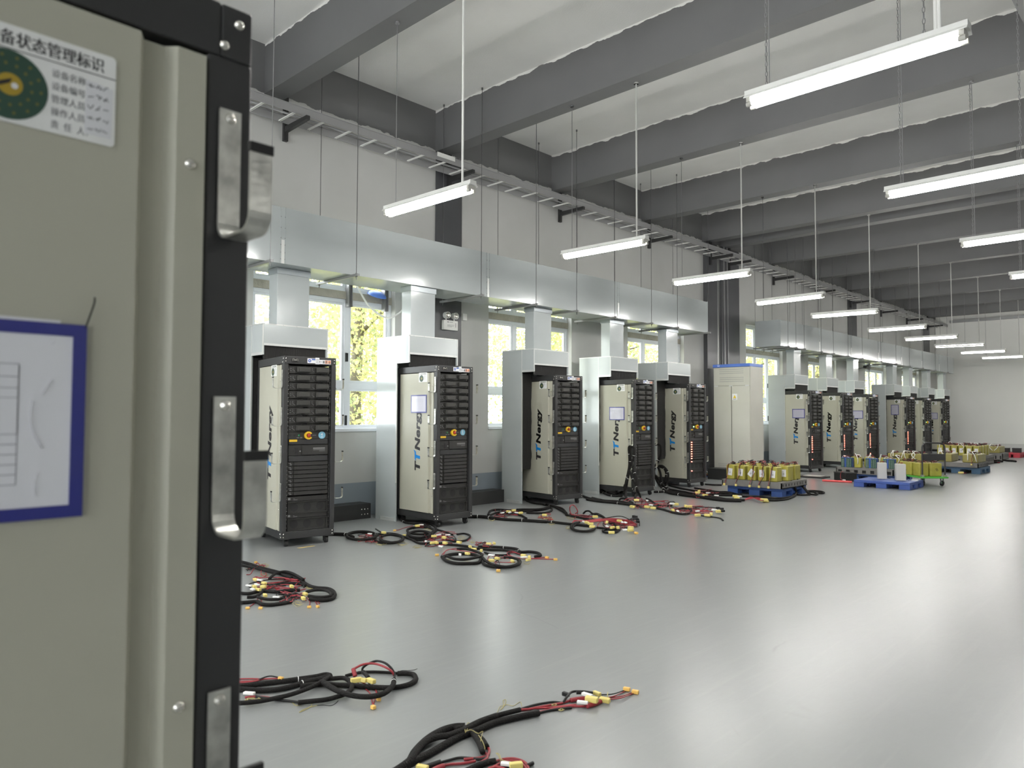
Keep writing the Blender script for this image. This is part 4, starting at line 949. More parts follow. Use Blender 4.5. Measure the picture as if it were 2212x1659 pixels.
def pack(lb, gp, x, y, z, w, d, h, rz=0.0, paper=False, leads=0, m='batt', straps=0, ptilt=0.0, lenlead=.36):
    t = thing('battery_pack', lb, 'battery pack', (x, y, z), rz, gp)
    b = MB().box(-w / 2, w / 2, -d / 2, d / 2, 0, h); b.build('wrapped_body', M[m], t, bevel=.018, seg=3)
    tp = MB(); tp.box(-w / 2 + .02, w / 2 - .02, -d / 2 + .02, d / 2 - .02, h - .0005, h + .004); tp.build('top_cover', M['batt'] if m == 'batt' else M['batt2'], t)
    if paper:
        T = Matrix.Translation((0, -d / 2 - .001, h * .52)) @ Matrix.Rotation(ptilt, 4, 'Y') @ frame_T((0, 0, 0), (1, 0, 0), (0, 0, 1))
        p = MB(); p.prism([(-.045, -.065), (.045, -.065), (.045, .065), (-.045, .065)], T, .001)
        p.mat(1); T2 = T @ Matrix.Translation((0, 0, .0011))
        p.prism([(.005, .050), (.038, .050), (.038, .057), (.005, .057)], T2, .0004)
        for k in range(5): p.prism([(-.035, .03 - k * .014), (.02, .03 - k * .014), (.02, .033 - k * .014), (-.035, .033 - k * .014)], T2, .0004)
        p.prism([(-.012, -.03), (.012, -.03), (.012, .005), (-.012, .005)], T2, .0004)
        p.build('paper_label', [M['paper'], mat('grey_print', (.45, .45, .45, 1), .5) if 'grey_print' not in MATS else MATS['grey_print']], t)
    q = rp.uniform
    for k in range(5):
        a = [(-w / 2 + q(.02, w - .02), q(-.3, .4) * d, h + .004) for _ in range(4)]
        a = [(p_[0], p_[1], h + .008 + (.02 + q(0, .03)) * (0 < i < 3)) for i, p_ in enumerate(a)]
        MB().tube(catmull(a, 5), .0045, 6).build('lead', M[('blackwire', 'redwire', 'blackwire', 'redwire', 'blackwire')[k]], t, smooth=True)
    for k in range(leads):
        x0 = q(-.35, .35) * w; zz = h - lenlead
        for j, mm in ((0, 'redwire'), (1, 'blackwire')):
            pts = [(x0 + j * .012, -d * .1, h + .012), (x0 + j * .012 + .01, -d / 2 + .005, h + .016), (x0 + j * .014, -d / 2 - .016, h - .04), (x0 + j * .013 + q(-.03, .03), -d / 2 - .030, h * .4), (x0 + j * .013 + q(-.02, .02), -d / 2 - .125, zz + .06), (x0 + j * .014, -d / 2 - .150, zz + .02)]
            MB().tube(catmull(pts, 5), .0042, 6).build('hanging_lead', M[mm], t, smooth=True)
        MB().box(x0 - .012, x0 + .026, -d / 2 - .168, -d / 2 - .138, zz - .012, zz + .03).build('taped_joint', M['ytape'], t, bevel=.006)
    for k in range(straps):
        x0 = q(-.3, .3) * w
        pts = [(x0, 0, h + .01), (x0 + q(-.04, .04), -d * .2, h + .06), (x0 + q(-.05, .05), -d * .45, h + .07), (x0 + q(-.06, .06), -d / 2 - .03, h - .02), (x0 + q(-.08, .08), -d / 2 - .02, h - .12 - q(0, .06))][:(5 if k % 2 == 0 else 3)]
        m_ = MB(); pp = catmull(pts, 4); m_.tube(pp, .010, 5); m_.build('white_strap', M['wtag'], t, smooth=True)
    return t

# near pallet stack
pallet('blue plastic pallet under the grey one, in front of the cream cabinet', -6.64, -5.60, 12.70, 13.74, 0, .155, M['pal_b'], 'feet')
pallet('grey shallow pallet carrying the nearest group of yellow battery packs', -6.70, -5.56, 12.60, 13.68, .1555, .265, M['pal_g'], 'tray')
tilts = [.12, .10, .62, .0, .08]; nm = ['first', 'second', 'third, label askew,', 'fourth', 'fifth']
for k in range(5):
    pack('yellow battery pack with white paper label, %s from left on the near pallet' % nm[k], 'labelled packs in front on the near pallet', -6.58 + .205 * k, 12.79, .2655, .158, .20, .262, rp.uniform(-.03, .03), True, 1, ptilt=tilts[k])
for r, y in enumerate((13.12, 13.46)):
    for k in range(5):
        rightmost = k == 4
        lb = 'yellow battery pack in the rows behind the labelled ones on the near pallet'
        if rightmost: lb = 'yellow battery pack at right end of the %s row on the near pallet' % ('middle' if r == 0 else 'rear')
        pack(lb, 'packs behind on the near pallet', -6.56 + .215 * k - .01 * r, y, .2655, .158, .24, .27, rp.uniform(-.05, .05), rightmost and r == 0)
# royal blue pallet with two light boxes
pallet('royal blue plastic pallet carrying two pale grey boxes', -5.43, -4.38, 15.72, 16.62, 0, .142, M['pal_b2'], 'feet')
for x, y, w, lb in ((-5.06, 16.28, .165, 'left of the two pale grey battery boxes on the royal blue pallet'), (-4.67, 16.14, .178, 'right of the two pale grey battery boxes on the royal blue pallet')):
    t = thing('battery_box', lb, 'battery box', (x, y, .1425), .42, 'pale boxes on the royal blue pallet'); d = .19; h = .335
    MB().box(-w / 2, w / 2, -d / 2, d / 2, .006, h).build('case', M['greybox'], t, bevel=.005)
    MB().box(-w / 2 + .03, w / 2 - .03, -d / 2 + .03, d / 2 - .03, 0, .0055).build('base', M['black'], t)
    MB().box(w / 2, w / 2 + .012, -.05, .04, .12, .19).box(w / 2, w / 2 + .014, -.035, .0, .20, .235).build('socket', M['dark'], t)
    MB().tube(catmull([(w / 2 + .012, -.02, .13), (w / 2 + .03, -.05, .08), (w / 2 + .02, -.06, .03), (w / 2 + .07, -.02, .012)], 5), .004, 6).build('lead', M['blackwire'], t, smooth=True)
    MB().tube(catmull([(-.04, 0, h + .004), (-.02, -.04, h + .03), (.05, .02, h + .02), (.02, .06, h + .006)], 5), .005, 6).build('lead', M['redwire'], t, smooth=True)
tag(MB().box(-.06, .06, -.035, .035, .0, .022).build('adapter', M['wtag'], bevel=.006, loc=(-4.45, 16.30, .1425)), 'small white adapter lying at right end of the royal blue pallet', 'adapter')
# pallet with circuit-board modules behind it
pallet('blue plastic pallet underneath the grey one with circuit-board modules', -6.14, -5.10, 17.50, 18.5, 0, .13, M['pal_b'], 'feet')
pallet('grey shallow pallet carrying green and blue circuit-board modules', -6.40, -5.18, 17.42, 18.5, .1305, .268, M['pal_g'], 'pockets')
def module(lb, x, y):
    t = thing('cell_module', lb, 'battery module', (x, y, .2685), rp.uniform(-.05, .05), 'circuit-board modules on the grey pallet')
    c = MB()
    for k in range(6): c.box(-.12 + .04 * k, -.12 + .04 * k + .037, -.07, .08, .0, .215)
    c.build('cells', M['cellblue'], t, bevel=.006)
    b = MB(); b.box(-.115, -.045, -.082, -.0705, .0, .205).box(.0, .115, -.082, -.0705, .0, .205); b.mat(1)
    for k in range(3):
        for j in range(7): b.box(-.10 + .022 * k, -.095 + .022 * k, -.0835, -.082, .015 + .026 * j, .03 + .026 * j); b.box(.02 + .035 * k, .025 + .035 * k, -.0835, -.082, .015 + .026 * j, .03 + .026 * j)
    b.build('circuit_board', [M['pcb'], M['wtag']], t)
    for k in range(3):
        MB().tube(catmull([(-.1 + .09 * k, -.03, .215), (-.08 + .08 * k, rp.uniform(-.05, .05), .26), (-.03 + .06 * k, .03, .24), (.02 + .03 * k, .05, .217)], 5), .005, 6).build('lead', M[('wtag', 'redwire', 'blackwire')[k]], t, smooth=True)
module('green and blue circuit-board module at left end of its grey pallet', -6.20, 17.58)
module('green and blue circuit-board module right of the lone small yellow pack', -5.68, 17.62)
module('green and blue circuit-board module partly behind the pale grey box', -5.33, 17.68)
pack('small yellow pack standing between two circuit-board modules', None, -5.95, 17.56, .2685, .14, .16, .215, .05, straps=1)
for k, x in enumerate((-6.15, -5.85, -5.55, -5.28)):
    pack('yellow pack in the row behind the circuit-board modules', 'packs behind the circuit-board modules', x, 18.02, .2685, .2, .22, .22, rp.uniform(-.1, .1), straps=1)
t = thing('black_case', 'long black battery case on the floor before the circuit-board modules', 'battery case', (-6.03, 16.98, 0), -.62)
MB().box(-.24, .20, -.13, .13, 0, .185).build('case', M['black'], t, bevel=.006); MB().box(-.245, .205, -.135, .135, .165, .19).build('lid', M['rubber'], t, bevel=.004)
MB().tube(catmull([(.0, -.05, .19), (.02, -.12, .20), (.03, -.15, .12), (.07, -.17, .05), (.16, -.17, .035)], 6), .006, 6).build('lead', M['redwire'], t, smooth=True)
MB().box(.14, .22, -.185, -.155, .014, .045).build('plug', M['wtag'], t, bevel=.006)
tag(MB().tube([(-6.33, 16.42, .022), (-5.74, 16.52, .022)], .022, 10).build('red_tube', M['pinktube'], smooth=False), 'pinkish red tube lying on the floor beside the black case', 'tube')
tag(MB().box(-.36, .36, -.22, .22, 0, .028).build('floor_board', M['rubber'], bevel=.003, loc=(-6.95, 17.35, 0)), 'dark flat board on the floor before the first rack past the cabinet', 'board')
tag(MB().box(-.20, .20, -.14, .14, 0, .012).build('floor_board', M['greybox'], loc=(-6.90, 17.40, .0285)), 'light grey flat board lying on the dark board', 'board')
t = thing('black_case', 'black box on the floor left of the near pallet, before the cream cabinet', 'battery case', (-8.20, 15.35, 0)); MB().box(-.22, .22, -.18, .18, 0, .24).build('case', M['black'], t, bevel=.006); MB().box(-.225, .225, -.185, .185, .225, .247).build('lid', M['rubber'], t, bevel=.004)
for k, (m_, dz) in enumerate((('cellblue', 0), ('blackwire', .03), ('redwire', .05), ('ywire', .02), ('greybox', .06))):
    p0 = Vector((-8.62, 15.20 + .05 * k, .05 + dz)); p1 = Vector((-8.44, 15.30 + .02 * k, .09 + dz * .5))
    tag(MB().tube(catmull([(-8.70, 15.42 - .07 * k, .30 + dz), (-8.63, 15.24 + .05 * k, .12 + dz), (-8.50, 15.28 + .02 * k, .04 + .02 * k), p1], 6), .011, 7).build('supply_cable', M[m_], smooth=True), '%s supply cable curving to the black box beside the cabinet' % ('blue', 'black', 'red', 'olive', 'grey')[k], 'cable', 'supply cables left of the cream cabinet')

# green platform trolley
t = thing('platform_trolley', 'green platform trolley with black push handle, loaded with yellow packs', 'trolley', (-4.43, 17.11, 0), PI / 4)
TL_, TW = .92, .60                                  # local: x across the handle end, y along; handle at -y side
d = MB(); d.prism(rrect(-TW / 2, TW / 2, -.28, TL_ - .28, .06, 5), Matrix.Translation((0, 0, .165)), .030); d.build('deck', M['tgreen'], t, bevel=.006)
for x in (-TW / 2 + .10, TW / 2 - .10):
    for y in (-.17, TL_ - .40):
        c = MB(); c.box(x - .03, x + .03, y - .035, y + .035, .155, .165); c.box(x - .028, x - .023, y - .02, y + .02, .05, .156); c.box(x + .023, x + .028, y - .02, y + .02, .05, .156); cc = c.build('caster', M['steel'], t)
        w_ = MB(); w_.cyl((x - .016, y, .062), (x + .016, y, .055), .055, 20); w_.mat(1); w_.cyl((x - .018, y, .055), (x + .018, y, .055), .036, 16); w_.build('wheel', [M['rubber'], M['wheelg']], cc)
hd = MB(); xs_ = .235
hd.tube(catmull([(-xs_, -.22, .195), (-xs_, -.225, .5), (-xs_, -.23, .78), (-xs_ + .03, -.232, .855), (-xs_ + .10, -.233, .885), (xs_ - .10, -.233, .885), (xs_ - .03, -.232, .855), (xs_, -.23, .78), (xs_, -.225, .5), (xs_, -.22, .195)], 5), .0155, 10); hd.build('push_handle', M['dark'], t, smooth=True)
MB().box(-xs_, xs_, -.238, -.218, .53, .665).build('handle_panel', M['dark'], t, bevel=.006)
for x in (-xs_, xs_):
    MB().box(x - .025, x + .025, -.25, -.19, .1955, .235).build('handle_bracket', M['zinc'], t)
RT_ = Matrix.Translation((-4.43, 17.11, 0)) @ Matrix.Rotation(PI / 4, 4, 'Z')
for k, (x, y, w, lb) in enumerate(((.10, -.04, .24, 'large yellow pack with printed mark, right front on the green trolley'), (-.15, -.02, .20, 'yellow pack left of the handle panel on the green trolley'), (-.17, .24, .20, 'yellow pack halfway back on the green trolley'), (.10, .26, .22, 'yellow pack hidden mostly by the one with the mark, on the trolley'), (-.16, .48, .2, 'yellow pack at the far left end of the green trolley'))):
    p = RT_ @ Vector((x, y, 0)); o = pack(lb, 'packs on the green trolley', p.x, p.y, .1955, w, .22, .272, PI / 4 + rp.uniform(-.06, .06), straps=0, leads=0)
    if k == 0:
        m_ = MB(); T = frame_T((.01, -.1105, .14), (1, 0, 0), (0, 0, 1)) @ Matrix.Rotation(.5, 4, 'Z')
        for q in ((-.018, -.012, -.03, .03), (.012, .018, -.03, .03), (-.012, .012, .024, .03), (-.012, .012, -.03, -.024), (-.006, .006, -.01, .01)): m_.prism([(q[0], q[2]), (q[1], q[2]), (q[1], q[3]), (q[0], q[3])], T, .0008)
        m_.build('printed_mark', M['ink'], o)
# pallets further back
pallet('teal pallet under the grey one, right behind the green trolley', -5.42, -4.33, 21.32, 22.4, 0, .155, M['pal_t'], 'feet')
pallet('grey pallet with low yellow packs, right behind the green trolley', -5.46, -4.36, 21.24, 22.34, .1555, .270, M['pal_g'], 'tray')
pack('long low yellow pack at right end of the pallet behind the trolley', None, -4.56, 21.80, .2705, .34, .88, .205, 0, m='batt2', straps=3, leads=1, lenlead=.25)
pack('long low yellow pack at left on the pallet behind the trolley', None, -5.16, 21.80, .2705, .34, .80, .205, .04, m='batt2', straps=3)
pallet('grey pallet with a row of low yellow packs left of the trolley', -6.5, -5.5, 20.95, 21.9, 0, .235, M['pal_g'], 'pockets')
for k, (x, lb) in enumerate(((-6.27, 'low yellow pack at left, nearest rack nine, on the grey pallet'), (-6.0, 'middle low yellow pack with white straps left of the trolley handle'), (-5.70, 'low yellow pack just left of the trolley handle'))):
    pack(lb, 'low packs on the grey pallet', x, 21.35, .2355, .24, .62, .215, 0, m='batt2', straps=3)
pallet('grey pallet under the large far group of yellow packs', -6.22, -5.02, 24.95, 26.5, 0, .27, M['pal_g'], 'pockets')
for r in range(4):
    for k in range(6):
        pack('yellow pack with paper label in the front row of the large far group' if r == 0 else 'yellow pack in the rows behind the front of the large far group', 'labelled front row of the far group' if r == 0 else 'rear rows of the far group', -6.12 + .19 * k, 25.12 + .36 * r, .2705, .155, .26, .29, rp.uniform(-.04, .04), r == 0, straps=1 if (k + r) % 3 == 0 else 0, m='batt')
pallet('small grey pallet near the far wall with two low packs', -6.10, -5.18, 28.65, 29.6, 0, .22, M['pal_g'], 'pockets')
pack('left of the two low packs on the small grey far pallet', 'low packs near the far wall', -5.86, 29.1, .2205, .34, .8, .21, 0, m='batt2', straps=1)
pack('right of the two low packs on the small grey far pallet, white straps hanging', 'low packs near the far wall', -5.44, 29.1, .2205, .34, .8, .21, 0, m='batt2', straps=3)
pallet('red plastic pallet farthest back near the far wall', -5.75, -5.02, 30.55, 31.4, 0, .165, M['pal_r'], 'feet')
for x, y, lb in ((-5.50, 30.9, 'left of the two black cases on the red pallet'), (-5.18, 31.0, 'right of the two black cases on the red pallet')):
    t = thing('black_case', lb, 'battery case', (x, y, .1655), .1, 'black cases on the red pallet'); MB().box(-.13, .13, -.16, .16, 0, .15).build('case', M['black'], t, bevel=.006); MB().box(-.135, .135, -.165, .165, .13, .155).build('lid', M['rubber'], t, bevel=.004)
# ------------------------------------------------------------------ cable harnesses on the floor
rc = random.Random(11)
def crop(s, ox, oy): return lambda x, y: (ox + x / s, oy + y / s)
C1, C2, C3, C4, C5, C7 = crop(4.366, 520, 1180), crop(3.95, 840, 1450), crop(4.337, 710, 1100), crop(5.53, 1000, 1060), crop(6.144, 1240, 950), crop(8.193, 1530, 960)
def pts3(cr, pts, r, lift=0.0):
    out = []
    for p in pts:
        z = (p[2] if len(p) > 2 else 0) + lift + r + .001
        out.append(fp(*cr(p[0], p[1]), z))
    return out
class Harness:
    def __init__(s, lb, cr, group='cable harnesses on the floor'):
        s.t = thing('cable_harness', lb, 'cable harness', group=group); s.cr = cr; s.n = 0; s.first = None
    def base(s, p):
        if s.first is None: s.first = Vector((p.x, p.y, 0)); s.t.location = s.first
    def loc(s, P):
        s.base(P[0]); return [Vector(p) - s.first for p in P]
    def cable(s, name, m, r, pts, lift=0.0, step=7, wob=0.0, n=8):
        P = s.loc(pts3(s.cr, pts, r, lift)); Q = catmull(P, step)
        if wob: Q = [q + Vector((rc.uniform(-wob, wob), rc.uniform(-wob, wob), 0)) for q in Q]
        for q in Q: q.z = max(q.z, r + .0005)
        MB().tube(Q, r, n).build(name, M[m], s.t, smooth=True)
        return Q
    def sleeve(s, r, pts, lift=0.0, tie=()):
        Q = s.cable('sleeved_cable', 'sleeve', r, pts, lift)
        for f in tie:
            i = min(len(Q) - 2, int(f * len(Q))); d = (Q[i + 1] - Q[i]).normalized()
            MB().tube([Q[i] - d * r * .12, Q[i] + d * r * .12], r * 1.12, 10).build('cable_tie', M['wtag'], s.t)
        return Q
    def wire(s, m, r, pts, lift=0.0): return s.cable({'redwire': 'red_wire', 'blackwire': 'black_wire', 'ywire': 'signal_wire'}[m], m, r, pts, lift, 6, n=6)
    def block(s, name, m, pt, size, ang=None, lift=0.0):
        p = s.loc([fp(*s.cr(pt[0], pt[1]), size[2] / 2 + lift + .001)])[0]
        T = Matrix.Translation(p) @ Matrix.Rotation(rc.uniform(0, PI) if ang is None else ang, 4, 'Z') @ Matrix.Rotation(rc.uniform(-.15, .15), 4, 'X')
        MB().box(-size[0] / 2, size[0] / 2, -size[1] / 2, size[1] / 2, -size[2] / 2, size[2] / 2, T).build(name, M[m], s.t, bevel=min(size) * .18)
    def conn(s, pt, k=1.0, ang=None, lift=0.0): s.block('connector', 'conn', pt, (.030 * k, .018 * k, .016 * k), ang, lift)
    def tape(s, pt, k=1.0, ang=None, lift=.006): s.block('taped_joint', 'ytape', pt, (.046 * k, .022 * k, .019 * k), ang, lift)
    def flag(s, pt, k=1.0, ang=None, lift=.012): s.block('white_tag', 'wtag', pt, (.045 * k, .018 * k, .010 * k), ang, lift)
    def mess(s, n, x0, x1, y0, y1, r, mats, amp=.5, lift=.02):            # loose wires wandering across a patch
        for k in range(n):
            a = (rc.uniform(x0, x1), rc.uniform(y0, y1)); b = (rc.uniform(x0, x1), rc.uniform(y0, y1)); c = (rc.uniform(x0, x1), rc.uniform(y0, y1))
            L = (x1 - x0)
            pts = [a, ((a[0] + b[0]) / 2 + rc.uniform(-.15, .15) * L, (a[1] + b[1]) / 2 + rc.uniform(-.2, .2) * (y1 - y0)), b, ((b[0] + c[0]) / 2, c[1]), c]
            s.wire(mats[k % len(mats)], r, [(p[0], p[1], lift * rc.random()) for p in pts])
    def tangle(s, pt, rad, r=.0014, n=2):                                   # small bow of thin signal wire
        for k in range(n):
            c = pt; pts = [(c[0] + math.cos(a) * rad * rc.uniform(.3, 1.2), c[1] + math.sin(a) * rad * .45 * rc.uniform(.3, 1.2), .012 * rc.random()) for a in [q * 1.7 + k for q in range(6)]]
            s.wire('ywire', r, pts)
def ell(cx, cy_, rx, ry, a0=0, a1=2 * PI, n=14, z=0.0): return [(cx + rx * math.cos(a0 + (a1 - a0) * k / n), cy_ + ry * math.sin(a0 + (a1 - a0) * k / n), z) for k in range(n + 1)]

# nearest harness, bottom of the picture
h = Harness('big black sleeved cable harness nearest the camera, red leads reaching right', C2)
h.sleeve(.0165, [(-60, 900), (60, 850), (160, 790), (220, 690), (330, 580), (450, 508), (560, 475), (650, 470)], tie=(.22,))
h.sleeve(.0155, [(-40, 905), (80, 850), (200, 772), (350, 700), (500, 612), (620, 550), (760, 500), (900, 440), (1080, 395), (1280, 355)])
h.sleeve(.0150, [(-20, 900), (180, 760), (280, 625), (400, 565), (520, 545), (640, 500), (780, 430), (920, 380)], lift=.014)
h.sleeve(.0125, [(560, 490), (640, 480), (700, 510), (745, 570), (775, 625), (800, 690)], lift=.008)
h.sleeve(.0125, [(640, 490), (740, 540), (800, 590), (835, 645)])
h.sleeve(.0125, [(900, 385), (1000, 358), (1120, 328)], lift=.006)
h.wire('blackwire', .0062, [(1110, 328), (1180, 305), (1280, 280), (1400, 263), (1480, 268), (1515, 225, .02), (1560, 178, .02), (1640, 172, .02), (1740, 188, .01)])
h.wire('redwire', .0062, [(1110, 330), (1200, 322), (1300, 303), (1400, 285), (1480, 270), (1560, 245)])
h.wire('redwire', .0062, [(1270, 352), (1360, 330), (1450, 312), (1560, 298), (1640, 300), (1700, 296)])
h.wire('redwire', .0050, [(1110, 335), (1230, 318), (1380, 310), (1500, 295), (1600, 285)])
h.wire('blackwire', .0060, [(1280, 355), (1360, 335), (1460, 322), (1560, 312)])
h.cable('heat_shrink', 'redwire', .0115, [(1550, 248), (1610, 238), (1690, 232)]); h.cable('heat_shrink', 'redwire', .0115, [(1690, 298), (1750, 280), (1815, 252)])
h.cable('heat_shrink', 'blackwire', .0105, [(1600, 180, .02), (1660, 180, .02), (1740, 190, .015)])
h.tape((1775, 190), 1.0, -.1); h.tape((1730, 240), 1.4, .35, .02); h.tape((1842, 245), 1.2, .25)
h.flag((1692, 200), 1.3, .05, .03); h.flag((1652, 264), 1.2, .5, .02)
h.block('plug', 'blackwire', (1510, 196), (.04, .02, .02), .0, .01)
for a, b in (((1815, 200), (2005, 165)), ((1815, 235), (2015, 170)), ((1880, 225), (2080, 180)), ((1880, 240), (2085, 190))):
    h.wire('redwire' if a[1] != 200 else 'blackwire', .0030, [a, ((a[0] + b[0]) / 2, (a[1] + b[1]) / 2 + 12, .01), b])
h.conn((2030, 152), 1.2, .3); h.conn((2103, 176), 1.2, .3)
h.wire('ywire', .0028, [(1868, 180, .03), (1866, 215, .03), (1885, 245)])
h.wire('ywire', .0016, [(620, 578), (660, 510, .03), (690, 450, .03), (670, 445, .03), (650, 510, .035), (700, 500, .035), (760, 530, .03), (800, 515, .03), (785, 580, .03), (790, 650, .02), (820, 665, .02), (800, 600, .03), (765, 545, .035)])
h.wire('ywire', .0014, [(925, 350), (950, 300), (985, 290), (1000, 245), (975, 250), (980, 300), (950, 330), (1000, 285), (1060, 295), (1120, 262), (1135, 300)])
h.tangle((1415, 285), 28); h.tangle((1470, 325), 28, n=3)
h.wire('redwire', .0060, [(835, 640), (856, 670), (845, 715), (800, 735), (740, 742), (640, 752)]); h.wire('redwire', .0060, [(800, 685), (830, 705), (838, 740), (790, 775), (740, 805), (690, 840)])
h.wire('blackwire', .0060, [(840, 715), (800, 748), (700, 742), (600, 738), (500, 762), (420, 785), (330, 815), (260, 850)])
h.wire('redwire', .0060, [(740, 765), (640, 785), (520, 795), (430, 815), (380, 845)])
h.cable('heat_shrink', 'blackwire', .011, [(440, 775), (380, 795), (300, 822)]); h.cable('heat_shrink', 'redwire', .011, [(470, 808), (420, 825), (370, 850)])
h.tape((285, 822), 1.1, .4)
h = Harness('short tangle of red leads cut off by the bottom edge of the picture', C2)
h.sleeve(.0125, [(660, 850), (760, 805), (850, 775), (910, 765)]); h.wire('redwire', .006, [(905, 772), (970, 752), (1060, 745), (1140, 765), (1180, 800), (1195, 850)]); h.wire('redwire', .006, [(860, 840), (940, 790), (1020, 765), (1110, 775), (1160, 815), (1175, 850)])
h.wire('blackwire', .006, [(905, 775), (980, 800), (1040, 835), (1060, 870)]); h.wire('redwire', .006, [(850, 830), (920, 815), (1000, 835)])
h.cable('heat_shrink', 'blackwire', .008, [(1185, 805), (1230, 783)]); h.flag((1010, 790), 1.2, .6); h.tape((1085, 800), 1.2, 1.0)
h.wire('ywire', .0016, [(960, 780), (935, 720, .02), (915, 700, .02), (940, 705, .02), (960, 750, .02), (990, 765, .02), (1050, 790, .02), (1080, 820)]); h.tangle((1000, 780), 50)
# loop harness at left
h = Harness('black sleeved harness with a big loop, left foreground beside the near rack', C1)
h.sleeve(.0145, [(-60, 1345), (40, 1350), (250, 1358), (430, 1335), (560, 1297), (700, 1262), (800, 1235), (842, 1222), (800, 1212), (700, 1232), (560, 1252), (430, 1270), (250, 1290), (40, 1315), (-60, 1325)], tie=(.30, .72))
h.sleeve(.0120, [(842, 1228), (700, 1312), (500, 1390), (330, 1432), (200, 1458), (60, 1475), (-40, 1480)], lift=.012)
h.sleeve(.0125, [(560, 1268), (700, 1258), (860, 1248), (980, 1245), (1040, 1290), (1045, 1340), (990, 1390), (880, 1428), (790, 1448), (660, 1462), (540, 1474)], lift=.004)
h.wire('blackwire', .0065, [(560, 1472), (470, 1460), (350, 1447), (240, 1432), (140, 1415)]); h.wire('redwire', .0055, [(480, 1462), (350, 1442), (240, 1424), (130, 1418), (40, 1425)])
h.sleeve(.0140, [(560, 1320), (750, 1300), (900, 1308), (1100, 1318), (1300, 1332), (1450, 1332), (1580, 1305), (1650, 1262), (1630, 1212), (1560, 1200), (1480, 1200)], tie=())
h.sleeve(.0085, [(1480, 1200), (1380, 1190), (1250, 1185), (1130, 1190), (1040, 1208), (990, 1222)])
h.sleeve(.0140, [(780, 1285), (850, 1330), (950, 1378), (1080, 1412), (1220, 1418), (1350, 1388), (1430, 1318), (1445, 1262)], lift=.018, tie=(.95,))
h.wire('blackwire', .0065, [(1150, 1185, .02), (1150, 1150, .05), (1200, 1110, .08), (1280, 1082, .09), (1360, 1100, .09), (1420, 1150, .07), (1450, 1210, .04), (1445, 1262, .025)])
h.wire('redwire', .0065, [(1062, 1160, .06), (1150, 1116, .08), (1250, 1106, .085), (1340, 1130, .08), (1420, 1175, .06), (1448, 1225, .03)])
h.cable('heat_shrink', 'redwire', .0120, [(1062, 1155, .06), (1070, 1190, .045), (1080, 1225, .03)]); h.cable('heat_shrink', 'blackwire', .0115, [(1155, 1185, .04), (1180, 1210, .035), (1205, 1240, .025)])
h.tape((1090, 1262), 1.3, 1.2, .02); h.tape((1150, 1262), 1.1, .4, .02); h.tape((1228, 1268), 1.2, .1, .02)
h.wire('redwire', .0035, [(1105, 1290, .01), (1170, 1340), (1218, 1385), (1235, 1440), (1248, 1500)]); h.wire('redwire', .0035, [(1235, 1290, .01), (1262, 1335), (1278, 1380), (1262, 1450), (1252, 1500)])
h.wire('blackwire', .0035, [(1205, 1290, .01), (1260, 1340), (1300, 1390), (1298, 1430)]); h.wire('redwire', .0035, [(1110, 1270, .02), (1200, 1310), (1270, 1350), (1290, 1425)])
h.block('connector', 'conn', (1250, 1518), (.024, .020, .018), .05); h.block('connector', 'conn', (1300, 1440), (.024, .020, .018), -.3); h.block('connector', 'conn', (378, 1245), (.03, .018, .016), .2, .02)
for y in (1252, 1275, 1285): h.wire('redwire', .0040, [(-40, y), (100, y - 3), (220, 1252), (360, 1246, .012)])
h.wire('blackwire', .0040, [(160, 1260), (270, 1225, .02), (370, 1240, .015)])
h.wire('ywire', .0016, [(488, 1475), (525, 1502), (590, 1488), (650, 1468), (672, 1490), (650, 1518), (600, 1545), (552, 1566), (590, 1540), (660, 1515), (720, 1500)]); h.wire('blackwire', .0015, [(720, 1502), (780, 1498), (850, 1502), (895, 1480), (920, 1455)])
h.wire('blackwire', .0015, [(1450, 1195, .02), (1510, 1175), (1580, 1172), (1640, 1165), (1665, 1155)])
h.tangle((90, 1455), 60, .0016, 4); h.tangle((180, 1450), 40, .0016); h.flag((80, 1385), 1.3, .6)
# pile at left in the middle distance
h = Harness('tangled harness pile with yellow taped joints, left, in front of rack 4', C1)
h.sleeve(.0150, [(-40, 140), (60, 160), (200, 205), (330, 238), (450, 272), (560, 322), (640, 370), (720, 392), (830, 402), (885, 442), (870, 488), (780, 508), (650, 498)])
h.sleeve(.0140, [(-40, 175), (100, 195), (250, 235), (380, 265), (480, 300)], lift=.01)
h.sleeve(.0135, [(620, 432), (700, 412), (800, 415), (852, 446), (830, 474), (730, 482), (640, 470)], lift=.018)
h.sleeve(.0140, [(-40, 535), (60, 528), (150, 522), (200, 545), (280, 552), (400, 538), (480, 520)]); h.sleeve(.0125, [(270, 305), (330, 258), (420, 240), (500, 262), (590, 315)], lift=.03)
h.sleeve(.0130, [(-30, 440), (80, 445), (200, 420), (330, 430), (440, 420), (560, 412)]); h.sleeve(.0120, [(160, 480), (250, 500), (360, 498), (430, 470), (520, 452)], lift=.008)
h.sleeve(.0120, [(60, 480), (150, 470), (240, 400), (360, 360), (520, 350), (620, 372)])
h.mess(12, 60, 640, 290, 420, .0045, ['redwire', 'redwire', 'blackwire']); h.mess(10, 300, 620, 400, 520, .0045, ['redwire', 'blackwire', 'redwire']); h.mess(5, 40, 240, 150, 280, .0040, ['redwire', 'blackwire'])
for p in ((140, 315), (220, 348), (130, 380), (212, 382), (165, 408), (230, 462), (608, 450), (590, 490), (480, 378)): h.tape(p, 1.15, rc.uniform(-.3, .3), .02)
for p in ((180, 318), (75, 370), (155, 360), (112, 405), (335, 478)): h.flag(p, 1.2, rc.uniform(-.4, .8), .03)
for p in ((70, 190), (142, 150), (66, 582), (186, 582), (646, 572), (726, 568)): h.conn(p, 1.0)
